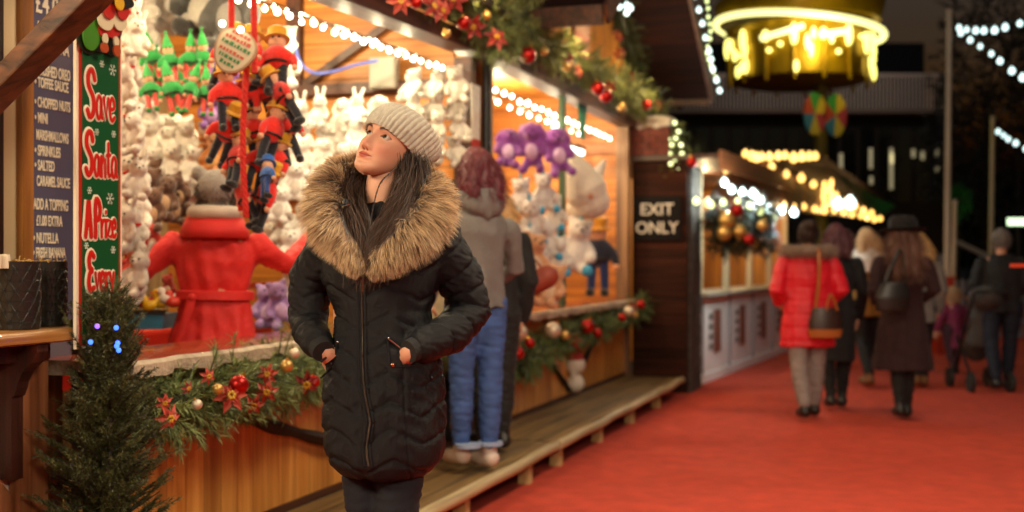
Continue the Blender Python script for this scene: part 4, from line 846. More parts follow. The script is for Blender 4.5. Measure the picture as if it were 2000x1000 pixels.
part('board', mat('sign_white', 'D8CCB4', .4), sg, oo, lambda b: b.bx(sa, sz, T_-.012, T_, 1.02, 2.27)); part('red_border', mat('sign_red', 'A02418', .35), sg, oo, lambda b: b.bx(sa+.012, sz-.012, T_, T_+.003, 1.03, 2.255)); part('green_field', mat('sign_green', '0E4A26', .35), sg, oo, lambda b: b.bx(sa+.026, sz-.026, T_+.003, T_+.006, 1.035, 2.243))
def glyphs(mb, word, s0, z0, H, wid, rad, w0, k=.12):
    tot = sum(GL[c][0]+.10 for c in word)-.10; sx = wid/tot; x = 0
    for c in word:
        wd, st = GL[c]
        for line in st:
            pts = [(s0+(x+u)*sx, z0+v*H) for u, v in line]
            if len(pts) > 4: pp = smooth_paths([(u, v, 0) for u, v in pts], len(pts)*4)[:, :2]
            else: pp = np.array(pts)
            cap = c.isupper(); rr = rad*(1.25 if cap else .85)
            t = MB(); t.tube([(u, v, 0) for u, v in pp], rr, 10); t.ball((*pp[0], 0), rr, n=10, k=6); t.ball((*pp[-1], 0), rr, n=10, k=6)
            mb.add([K(u, w0+w_*k, v) for u, v, w_ in t.v], t.f)
        x += wd+.10
for word, py, hpx, f0, f1 in (('Save', 232, 108, .10, .86), ('Santa', 344, 98, .06, .93), ('A Prize', 462, 82, .06, .90), ('Every', 568, 88, .14, .84), ('Time', 640, 60, .2, .85)):
    Zc = Z_at(190, .06); z0 = CAMZ+(512-py)/F*Zc; H = hpx*.86/F*Zc; iw = wS-.052
    for nm, rad, w0, m in (('letter_outline', .0145, T_+.006, 'sign_white'), ('lettering', .0080, T_+.0095, 'sign_red_letter')):
        b = MB(); glyphs(b, word, sa+.026+iw*f0, z0, H, iw*(f1-f0), rad, w0); b.build(nm, mat(m, 'B81E14' if 'red' in m else None or 'D8CCB4', .35), sg, oo)
b = MB()
for px, py, r_ in ((200, 125, .013), (221, 137, .021), (190, 258, .012), (223, 262, .013), (176, 372, .013), (216, 388, .022), (222, 488, .014), (170, 480, .012)):
    s, z = Sx(px, .07), CAMZ+(512-py)/F*Z_at(px, .07)
    for k in range(6):
        a = k*math.pi/3; d = Vector((math.cos(a), 0, math.sin(a))); p = K(s, T_+.008, z); b.tube([p, p+d*r_], .0013, 4)
        for q_ in (.6,):
            for sg_ in (-1, 1): a2 = a+sg_*.8; b.tube([p+d*r_*q_, p+d*r_*q_+Vector((math.cos(a2), 0, math.sin(a2)))*r_*.35], .001, 4)
b.build('snowflakes', mat('snow_paint', 'C8D0C0', .4), sg, oo)
# painted cut-out on top: sack, trousers and boots
def ell(mb, px, py, rx, ry, w0, th=.006, n=28, rot=0):
    Zc = Z_at(px, .07); s, z = Sx(px, .07), CAMZ+(512-py)/F*Zc; k = Zc/F; kx = k/.62
    mb.prism([(s+(math.cos(a)*rx*math.cos(rot)-math.sin(a)*ry*math.sin(rot))*kx, z+(math.sin(a)*ry*math.cos(rot)+math.cos(a)*rx*math.sin(rot))*k) for a in [2*math.pi*i/n for i in range(n)]], th, lambda u, v, w_: K(u, w0+w_, v))
def cut(nm, col, items, w0):
    b = MB(); [ell(b, *i[:4], w0+.0004*j, rot=i[4] if len(i) > 4 else 0) for j, i in enumerate(items)]; b.build(nm, mat('paint_'+col, col, .35), sg, oo, smooth=False)
cut('cutout_outline', '12160E', [(175, 62, 25, 45, -.1), (210, 30, 30, 60), (192, 88, 15, 15), (215, 88, 16, 22)], T_+.008)
cut('sack', '3E7A1E', [(174, 62, 17, 38, -.1)], T_+.018)
cut('red_trousers', 'A8201A', [(208, 40, 24, 34), (193, 60, 8, 14), (214, 64, 8, 14)], T_+.022)
cut('white_trim', 'C8BC9C', [(194, 40, 15, 20), (221, 40, 14, 21), (193, 76, 5, 10), (214, 82, 5, 10)], T_+.032)
cut('red_coat', 'A8201A', [(196, 18, 12, 20), (222, 20, 12, 20)], T_+.042); cut('belt', '14100C', [(214, 2, 26, 14)], T_+.052)
cut('boot', 'A0431E', [(190, 94, 7, 10)], T_+.036); cut('boot', 'A0431E', [(214, 100, 7, 11)], T_+.036); cut('buckle', 'C89A1E', [(207, 8, 8, 14)], T_+.062)
# ---- small fir tree
tx, tz = P(212, 512, 4.16).x, 4.16
tr = thing('fir_tree', 'small dark fir tree with blue lights between kiosk and prize stall', 'tree', (tx, tz, 0)); o_ = (tx, tz, 0)
b = MB(); b.tube([(tx, tz, 0), (tx+.01, tz, .6), (tx-.005, tz, 1.15)], [.022, .014, .005], 8); b.build('trunk', LOG, tr, o_)
b = MB(); pos = []; dr_ = []; ll = []
for i in range(190):
    z = .06+1.08*(i/189)**.9; rm = float(np.interp(z, [.1, .4, .62, .8, 1.0, 1.14], [.21, .21, .185, .14, .095, .05]))*random.uniform(.6, 1.15); a = i*2.4+random.uniform(-.4, .4)
    rise = random.uniform(.35, .75)+.5*(z > .85); d = Vector((math.cos(a), math.sin(a)*.85, rise))
    if d.x > .3: rm *= .85
    n = int(7+rm*72)
    b.col = (.03, .022, .012); b.tube([(tx, tz, z), tuple(Vector((tx, tz, z))+d*rm)], [.004, .0015], 4)
    for k in range(n):
        q_ = (k+.6)/n; p = Vector((tx, tz, z))+d*rm*q_+Vector((0, 0, .03*q_*q_)); s_ = random.choice((-1, 1)); sd = Vector((-d.y*s_, d.x*s_, 0))
        dd = d*.9+sd*random.uniform(.2, 1.0)*(1 if k < n-1 else .1)+Vector((0, 0, random.uniform(-.15, .4))); pos.append(tuple(p)); dr_.append(tuple(dd)); ll.append(random.uniform(.035, .085))
for i in range(14): a = random.uniform(0, 6.28); pos.append((tx+random.uniform(-.06, .07), tz+random.uniform(-.06, .06), 1.08+random.uniform(-.12, .06))); dr_.append((random.uniform(-.5, .6), -.1, 1)); ll.append(random.uniform(.08, .15))
sprigs(b, np.array(pos), np.array(dr_), np.array(ll), 58, .017, .0017, (.012, .016, .005), (.120, .120, .032), .85); b.build('crown', FOL, tr, o_, colattr=True, smooth=False)
BB = mat('blue_light', '101010', .3, emit=2.2, ecol=(.04, .14, 1)); BV = mat('violet_light', '101010', .3, emit=1.5, ecol=(.30, .12, 1))
for x, y, m in ((227, 640, BB), (230, 670, BB), (232, 684, BB), (190, 637, BV), (177, 668, BB), (228, 676, BB)):
    b = MB(); b.ball(P(x, y, 3.98), .0085, n=8, k=6); b.build('bulb', m, tr, o_)
# ================================================================== plush toys
def fuzzy(nm, c, s=.4): return mat('plush_'+nm, c, .95, sheen=s, noise=.12, scale=40, bump=.6, bscale=120)
def plush(name, label, cat, h, c, accent=None, ears='bear', arms=True, dark='1A1210', long=1, muz=None, belly=None, extra=None):
    """a sitting or hanging soft toy of height h, facing -y, origin at its middle"""
    r = thing(name, label, cat); q = h; b = MB(); vx = h/30
    b.ball((0, 0, -.16*q), (.20*q, .17*q, .25*q*long)); b.ball((0, -.02*q, .24*q), (.20*q, .18*q, .18*q)); b.ball((0, -.17*q, .20*q), (.09*q, .08*q, .075*q))
    for s in (-1, 1):
        b.cap_chain([(s*.10*q, -.05*q, -.33*q), (s*.17*q, -.20*q, -.38*q*long), (s*.18*q, -.27*q, -.38*q*long)], [.085*q, .085*q, .095*q])
        if arms: b.cap_chain([(s*.16*q, -.02*q, .04*q), (s*.25*q, -.07*q, -.08*q), (s*.24*q, -.15*q, -.17*q)], [.07*q, .07*q, .075*q])
        if ears == 'bear': b.ball((s*.15*q, 0, .39*q), (.075*q, .04*q, .075*q))
        if ears == 'bunny': b.cap_chain([(s*.08*q, 0, .38*q), (s*.13*q, .02*q, .62*q)], [.05*q, .055*q])
        if ears == 'floppy': b.cap_chain([(s*.17*q, 0, .34*q), (s*.25*q, -.02*q, .14*q)], [.05*q, .07*q])
    blobmb(b, vx, 3).build('body', fuzzy(name+c, c), r, angle=180)
    e = MB(); e.ball((0, -.25*q, .225*q), (.03*q, .02*q, .022*q)); e.build('nose', mat('toy_nose', dark, .3), r)
    for s in (-1, 1):
        e = MB(); e.ball((s*.075*q, -.185*q, .285*q), .020*q, n=8, k=6); e.build('eye', mat('toy_eye', (.01, .01, .01), .15), r)
    if accent == 'scarf':
        e = MB(); e.tube([(math.cos(a)*.155*q, math.sin(a)*.14*q, .075*q) for a in np.linspace(0, 6.283, 17)], .035*q, 8); e.build('scarf', mat('toy_scarf', 'B0231A', .9), r)
    elif accent == 'horn':
        e = MB(); e.lathe([(.04*q, 0), (.02*q, .12*q), (.002*q, .2*q)], (0, -.05*q, .41*q), 10); e.build('horn', mat('toy_horn', '5AA8C8', .5), r)
        for s in (-1, 1):
            e = MB(); e.ball((s*.18*q, -.31*q, -.38*q*long), (.09*q, .06*q, .09*q)); e.build('hoof', mat('toy_hoof', '3E9CC8', .7), r)
    elif accent: e = MB(); e.ball((0, -.10*q, -.15*q), (.14*q, .10*q, .18*q)); e.build('belly', fuzzy('belly'+accent, accent), r)
    return r
def doll(name, label, cat, h, jacket, trousers, hatc, boots, skin='D9A27C', peaked=False, strap=None):
    r = thing(name, label, cat); q = h
    b = MB(); b.ball((0, 0, .24*q), (.105*q, .10*q, .11*q)); b.ball((0, -.10*q, .23*q), .022*q); b.build('head', fuzzy('face'+skin, skin), r)
    b = MB(); b.ball((0, 0, .02*q), (.165*q, .12*q, .18*q))
    for s in (-1, 1): b.cap_chain([(s*.10*q, 0, .10*q), (s*.20*q, -.02*q, -.0*q), (s*.22*q, -.05*q, -.10*q)], [.05*q, .052*q, .05*q])
    blobmb(b, h/32, 3).build('jacket', fuzzy('jk'+jacket, jacket), r, angle=180)
    for s in (-1, 1):
        b = MB(); b.tube([(s*.065*q, 0, -.08*q), (s*.075*q, 0, -.25*q), (s*.08*q, -.01*q, -.40*q)], [.062*q, .055*q, .05*q], 10); b.build('leg', fuzzy('tr'+trousers, trousers), r)
        b = MB(); b.ball((s*.085*q, -.035*q, -.44*q), (.055*q, .09*q, .05*q)); b.build('boot', fuzzy('bt'+boots, boots), r)
        b = MB(); b.ball((s*.225*q, -.06*q, -.15*q), .04*q, n=8, k=6); b.build('hand', fuzzy('face'+skin, skin), r)
        b = MB(); b.ball((s*.035*q, -.093*q, .26*q), .014*q, n=6, k=5); b.build('eye', mat('toy_eye'), r)
    b = MB()
    if peaked: b.lathe([(.115*q, 0), (.10*q, .08*q), (.06*q, .20*q), (.01*q, .32*q)], (0, 0, .28*q), 14); b.ball((.0, 0, .62*q), .035*q)
    else: b.lathe([(.16*q, 0), (.155*q, .02*q), (.11*q, .03*q), (.12*q, .13*q), (.09*q, .16*q), (.01*q, .17*q)], (0, 0, .27*q), 16)
    b.build('hat', fuzzy('hat'+hatc, hatc), r)
    b = MB(); b.tube([(math.cos(a)*.135*q, math.sin(a)*.11*q, -.06*q) for a in np.linspace(0, 6.283, 17)], .018*q, 6); b.build('belt', mat('toy_belt', strap or '1A1210', .6), r)
    return r
def scatter(proto, spots, desc, where, group, tilt=.3, yaw=.5, roll=.25, sc=(.9, 1.12)):
    out = []
    for i, (px, py, Z, *e) in enumerate(spots):
        o = proto if i == 0 else clone(proto); o.location = P(px, py, Z); k = random.uniform(*sc)*(e[0] if e else 1); o.scale = (k, k, k)
        o.rotation_euler = (random.uniform(-tilt, tilt), random.uniform(-roll, roll), random.uniform(-yaw, yaw)); o['group'] = group; out.append(o)
    rank(out, desc, where); return out
J = lambda a: random.uniform(-a, a)
# stall one: left column
WHT, GRY = 'D8CFC4', '8E8880'
scatter(plush('plush_bear', 'x', 'plush toy', .24, WHT, 'scarf'), [(258+J(12), 30+i*105, 5.7) for i in range(6)], 'white plush bear with red scarf', 'in the column beside green sign', 'white plush toys in the column behind the green sign')
scatter(plush('plush_rabbit', 'x', 'plush toy', .22, 'D2C8BC', None, 'bunny'), [(256+J(14), 75+i*92, 5.6) for i in range(6)], 'off-white plush rabbit', 'in the column beside green sign', 'plush rabbits in the column behind the green sign')
scatter(plush('plush_bear', 'x', 'plush toy', .24, 'C8C0B6', 'D8D0C4'), [(290+J(6), 20+i*52, 6.8) for i in range(10)], 'pale grey plush bear', 'on the wall behind elf dolls', 'pale grey plush bears on the back wall')
scatter(plush('plush_dog', 'x', 'plush toy', .30, WHT, None, 'floppy'), [(268, 425, 5.9, .95), (262, 355, 6.2, .8)], 'large cream plush dog', 'left of the attendant in red', 'cream plush dogs beside the attendant')
scatter(plush('plush_bear', 'x', 'plush toy', .24, 'CFC6BA', 'E4DCD0'), [(250+i*30+J(5), 262+j*38+J(5), 7.35) for i in range(5) for j in range(4)], 'pale plush bear', 'in the rows on the far back wall', 'pale plush bears on the back wall')
scatter(plush('plush_dog', 'x', 'plush toy', .26, 'D8CEC2', None, 'floppy'), [(560+J(5), 455, 7.1), (590, 500, 7.15), (620, 460, 7.15), (605, 540, 7.1), (575, 545, 7.0), (530, 470, 7.2)], 'pale drooping eared plush dog', 'low behind the left arm of the woman', 'pale plush dogs low in the stall')
# elves and white row below
scatter(doll('elf_doll', 'x', 'doll', .27, '1E8A3A', 'C8463A', '2E9A44', '1E8A3A', peaked=True), [(300+i*34+J(5), 112+J(7)+(i % 2)*8, 6.1) for i in range(4)]+[(296+i*36+J(4), 180+J(5), 5.95) for i in range(4)]+[(305+i*36, 150+J(5), 6.3) for i in range(3)], 'green elf doll with pointed hat', 'in the hanging elf cluster', 'plush elf dolls hung in a cluster', sc=(.85, 1))
scatter(plush('plush_bear', 'x', 'plush toy', .23, 'E0D8CC'), [(290+i*38+J(6), 275+J(6), 6.6) for i in range(4)]+[(300+i*36+J(6), 318+J(6), 6.5) for i in range(3)]+[(285+i*40, 362, 6.7) for i in range(3)], 'cream plush bear', 'in the rows under the elf dolls', 'cream plush bears under the elf dolls')
scatter(plush('plush_bear', 'x', 'plush toy', .24, '5A3A26', 'B08A66'), [(290, 370, 6.2), (322, 385, 6.2), (350, 372, 6.3), (308, 345, 6.5), (300, 405, 6.1), (342, 402, 6.3)], 'brown plush bear', 'left of the attendant in red', 'brown plush bears on the shelf')
scatter(plush('plush_bear', 'x', 'plush toy', .24, 'B9763A', 'D8A868'), [(418, 262, 6.6), (422, 300, 6.5)], 'golden brown plush bear', 'between elf and guard dolls', 'golden plush bears')
scatter(plush('plush_cat', 'x', 'plush toy', .26, '8A5AA8', 'C8A0D8'), [(408, 115, 6.4), (425, 165, 6.4), (412, 212, 6.3, .8), (440, 130, 6.5), (428, 215, 6.4, .7)], 'purple plush cat', 'between elf and guard dolls', 'small purple plush toys')
# big hanging animals at the top
scatter(plush('plush_penguin', 'x', 'plush toy', .62, '3A3836', 'C8C0B4', None), [(396, 2, 6.9)], 'large black and white plush penguin', 'x', 'large animals hung at the top of the prize stall')[0]['label'] = 'large black plush penguin hanging at the top of the prize stall'
scatter(plush('plush_seal', 'x', 'plush toy', .62, 'B8AFA6', 'D8D0C8', None), [(332, -5, 7.0)], 'large', 'x', 'large animals hung at the top of the prize stall')[0]['label'] = 'large pale grey plush seal hanging above the elf dolls'
scatter(plush('plush_wolf', 'x', 'plush toy', .5, '4A4644', '8A8480'), [(452, 12, 6.5)], 'large', 'x', 'large animals hung at the top of the prize stall')[0]['label'] = 'dark grey plush wolf hanging behind the round sign'
# red guard dolls on a rope
gd = doll('guard_doll', 'x', 'doll', .30, 'D8200F', '12121C', 'D8A020', '14100E', strap='D8A830')
sp = []
for y, xs in ((118, (450, 500, 545)), (185, (440, 478, 520, 552)), (250, (450, 492, 530, 555)), (315, (462, 500, 540)), (378, (482, 520))):
    for x in xs: sp.append((x+J(6), y+J(9), 5.25+J(.07)))
scatter(gd, sp, 'red jacketed guard doll with yellow hat', 'in the roped cluster', 'plush guard dolls hung on a red rope', tilt=.4, yaw=1.2, roll=.5, sc=(1.0, 1.2))
o = doll('pilot_doll', 'plush doll in bright blue near the bottom of the guard cluster', 'doll', .24, '1E5AA8', '1A3A78', '1E5AA8', '14100E'); o.location = P(520, 345, 5.1); o.rotation_euler = (.3, .5, 2.2)
r = thing('rope', 'thick red plaited rope holding the guard dolls under the stall roof', 'rope', P(470, 0, 5.1)); b = MB(); 
for k in range(3): b.tube([tuple(P(478+4*math.sin(y/60), y, 5.06)+Vector((.007*math.cos(y*.16+k*2.1), .007*math.sin(y*.16+k*2.1), 0))) for y in range(120, 425, 4)], .007, 6)
for x0, x1 in ((452, 452), (495, 497)): b.tube([tuple(P(x0+(x1-x0)*(y+60)/200, y, 5.04)) for y in range(-90, 150, 8)], .013, 6)
b.build('strand', mat('rope_red', 'C8281A', .8, noise=.2, scale=60, bump=.6, bscale=90), r, P(470, 0, 5.1))
# oval sign in the cluster
r = thing('round_sign', 'tilted oval cream sign with green and red lines above the guard dolls', 'sign', P(465, 90, 5.0), 0); o_ = P(465, 90, 5.0)
c = o_; ux = Vector((math.cos(.5), 0, -math.sin(.5))); uz = Vector((math.sin(.5), 0, math.cos(.5))); un = Vector((0, -1, 0))
def SF(u, v, w_): return c+ux*u+uz*v+un*w_
pxm = 5.0/F
def oval(rx, ry, n=36): return [(math.cos(2*math.pi*i/n)*rx*pxm, math.sin(2*math.pi*i/n)*ry*pxm-(0 if math.sin(2*math.pi*i/n) < 0 else math.sin(2*math.pi*i/n)*ry*pxm*.45)) for i in range(n)]
b = MB(); b.prism(oval(41, 58), .02, SF); b.build('rim', mat('rim_wood', 'B08A66', .5), r, o_)
sgn = -1 if un.y > 0 else 1
b = MB(); b.prism(oval(37, 54), .003, lambda u, v, w_: SF(u, v, .0205+w_)); b.build('face', mat('sign_cream', 'CDBB96', .35), r, o_)
for k, (v, L_, c_) in enumerate(((18, 40, 'C0503A'), (6, 56, 'C0503A'), (-6, 60, '3A7A44'), (-20, 56, 'C0503A'), (-32, 46, '3A7A44'), (-44, 30, '3A7A44'))):
    b = MB(); x = -L_/2; 
    while x < L_/2-3: w_ = random.uniform(3, 8); h_ = random.uniform(5, 8); b.prism([(x*pxm, v*pxm), ((x+w_)*pxm, v*pxm), ((x+w_)*pxm, (v+h_)*pxm), (x*pxm, (v+h_)*pxm)], .002, lambda u, v_, q_: SF(u, v_, .0245+q_)); x += w_+2.5
    b.build('lettering', mat('ink'+c_, c_, .5), r, o_, smooth=False)
for x, y in ((434, 46), (470, 58)):
    b = MB(); b.ball(P(x, y, 4.93), .014, n=10, k=8); b.build('bulb', BW, r, o_)
# heap of white toys on the end wall
hp = [(560+i*36+J(9), 222+j*43+J(8), 7.45-(j*.08)+J(.08)) for j in range(4) for i in range(6)]
hp = [h for h in hp if not (h[0] < 575 and h[1] < 250)]
random.shuffle(hp)
scatter(plush('plush_bear', 'x', 'plush toy', .25, 'E4DCD2'), hp[:9], 'white plush bear', 'in the heap behind the woman', 'white plush bears heaped behind the woman')
scatter(plush('plush_rabbit', 'x', 'plush toy', .23, 'DDD6CE', None, 'bunny'), hp[9:16], 'white plush rabbit', 'in the heap behind the woman', 'white plush rabbits heaped behind the woman')
scatter(plush('plush_dog', 'x', 'plush toy', .25, 'E0D8CC', None, 'floppy'), hp[16:], 'white plush dog with drooping ears', 'in the heap behind the woman', 'white plush dogs heaped behind the woman')
scatter(plush('plush_bear', 'x', 'plush toy', .26, 'DCD4CA', 'C8BCB0'), [(570, 490, 6.8), (545, 400, 6.9), (575, 355, 7.0), (555, 120, 6.6, 1.1), (560, 85, 6.7, .9), (590, 440, 7.0), (612, 400, 7.1)], 'white plush bear with grey belly', 'around the red guard dolls', 'white plush bears near the guard dolls')
scatter(plush('plush_sheep', 'x', 'plush toy', .24, 'D6CDBE'), [(812+i*40+J(5), 165+j*44+J(6), 7.4+J(.06)) for j in range(4) for i in range(3)], 'round cream plush sheep', 'in the column left of the stall post', 'cream plush sheep hung by the stall post')
# red display tables and tray of prizes
dt, oo = sthing('display_table', 'red topped display table inside the prize stall', 'table', 4.9, -1.25, .18)
REDP = mat('red_paint', 'B01E14', .4); part('top', REDP, dt, oo, lambda b: b.bx(4.0, 6.9, -1.9, -1.15, .90, .94)); part('apron', REDP, dt, oo, lambda b: b.bx(4.0, 6.9, -1.148, -1.12, .70, .93))
part('rail', mat('rail_red', 'C8402A', .4), dt, oo, lambda b: (b.bx(6.0, 6.95, -.95, -.91, 1.16, 1.19), b.bx(6.0, 6.03, -.95, -.92, .6, 1.16), b.bx(6.92, 6.95, -.95, -.92, .6, 1.16)))
for s in (4.05, 6.8):
    for t in (-1.85, -1.2): part('leg', REDP, dt, oo, lambda b: b.bx(s, s+.06, t-.03, t+.03, .18, .90))
ty = thing('prize_tray', 'blue tray of toy ducks on the red table left of the attendant', 'tray', P(290, 640, 5.9)); c = P(292, 640, 5.9)
b = MB(); b.box(c+Vector((-.13, -.15, 0)), c+Vector((.11, .15, .07))); b.build('tray_body', mat('tray_blue', '2A6A86', .4), ty, c, smooth=False); b = MB(); b.box(c+Vector((-.14, -.16, .071)), c+Vector((.12, -.13, .09))); b.build('rim', mat('black_metal'), ty, c, smooth=False)
def duck(col):
    r = thing('toy_duck', 'x', 'toy'); b = MB(); b.ball((0, 0, 0), (.035, .03, .025)); b.ball((-.02, 0, .035), .02); b.cap_chain([(.02, 0, .005), (.045, 0, .02)], [.015, .006]); blobmb(b, .004, 2).build('body', mat('duck_'+col, col, .35), r)
    b = MB(); b.ball((-.042, 0, .033), (.010, .009, .004)); b.build('beak', mat('beak', 'C8501A', .4), r); return r
for col, nm, xs in (('D8A81E', 'yellow', (262, 292, 312)), ('C83A28', 'red', (250, 280, 338)), ('D8C8B8', 'cream', (270, 325))):
    scatter(duck(col), [(x, 592+J(9), 5.8+J(.08)) for x in xs], f'{nm} toy duck', 'in the blue tray', 'toy ducks in the tray', sc=(1, 1.2))
scatter(plush('plush_bear', 'x', 'plush toy', .2, 'B8382A', 'D8C0A0'), [(258, 480, 5.9), (300, 465, 6.1), (330, 560, 6.0, .8), (250, 545, 6.0)], 'small red plush bear', 'on the shelf beside the attendant', 'small red plush bears')
scatter(plush('plush_bear', 'x', 'plush toy', .26, '9A78B0', 'C8A8D0'), [(545, 590, 6.4), (520, 600, 6.5), (610, 580, 6.5)], 'lilac plush bear', 'on the red table behind the attendant', 'lilac plush bears')
# ---- stall two
scatter(plush('plush_octopus', 'x', 'plush toy', .52, '8E4AA6', 'D9B8E0', 'floppy', long=1.25), [(992, 288, 9.2, .68), (1040, 280, 9.5, .70), (1088, 290, 9.8, .70)], 'large purple plush toy', 'hanging in the gabled stall', 'large purple plush toys in the gabled stall', yaw=.3)
scatter(plush('plush_unicorn', 'x', 'plush toy', .38, 'D6D0CC', 'horn'), [(1020, 385, 9.6), (1062, 375, 9.8), (1040, 430, 9.5), (1085, 420, 9.9), (1070, 470, 9.6), (1030, 480, 9.4), (1090, 500, 9.8), (1055, 520, 9.5)], 'white plush unicorn with blue hooves', 'piled in the gabled stall', 'plush unicorns in the gabled stall')
gn = thing('plush_gnome', 'tall white cone-hatted plush gnome hanging right of the green pole', 'plush toy', P(1132, 350, 10.2)); b = MB(); b.lathe([(.15, -.20), (.18, -.12), (.14, .06), (.08, .22), (.02, .42)], (0, 0, 0), 20); b.ball((0, 0, -.22), (.15, .14, .14)); blobmb(b, .014, 3).build('hat', fuzzy('gn', 'DCD2C4'), gn); b = MB(); b.ball((0, -.13, -.16), .04); b.build('nose', fuzzy('nose', 'C89070'), gn); gn.rotation_euler = (0, -.5, 0)
un_ = clone(gn, P(1148, 375, 10.6)); un_['label'] = 'second white cone-hatted gnome, further right by the orange wall'; un_.rotation_euler = (0, .5, 0); un_.scale = (.75, .75, .75)
scatter(plush('plush_unicorn', 'x', 'plush toy', .60, 'DAD4D0', 'horn'), [(1126, 480, 10.4)], 'x', 'x', 'plush unicorns in the gabled stall')[0]['label'] = 'largest white plush unicorn, right of the green pole'
o = doll('officer_doll', 'plush doll in navy uniform and yellow cap on the orange end wall', 'doll', .80, '10182E', '10265A', 'C88A1E', '0C0A0A', strap='C89A30'); o.location = P(1168, 496, 11.3); o.rotation_euler = (0, 0, -.3)
scatter(plush('plush_reindeer', 'x', 'plush toy', .42, 'C8926A', 'D8B898'), [(1040, 505, 8.6), (1080, 560, 8.9)], 'peach plush reindeer', 'on the counter beside the woman in grey', 'peach plush toys on the counter')
b = thing('shopping_bag', 'rust red bag with small gold dots held beside the woman in grey', 'bag', P(1040, 560, 7.6)); m_ = MB(); c = P(1040, 556, 7.6)
m_.cap_chain([c+Vector((-.08, 0, -.04)), c+Vector((.09, 0, .05))], [.07, .075], 14, 1); blobmb(m_, .012, 4).build('bag_body', mat('bag_red', '8E3A28', .6, noise=.2, scale=20), b, P(1040, 560, 7.6)); m_ = MB(); m_.tube([c+Vector((-.06, 0, .05)), c+Vector((-.02, 0, .20)), c+Vector((.06, 0, .10))], .008, 6); m_.build('handle', mat('bag_red'), b, P(1040, 560, 7.6))
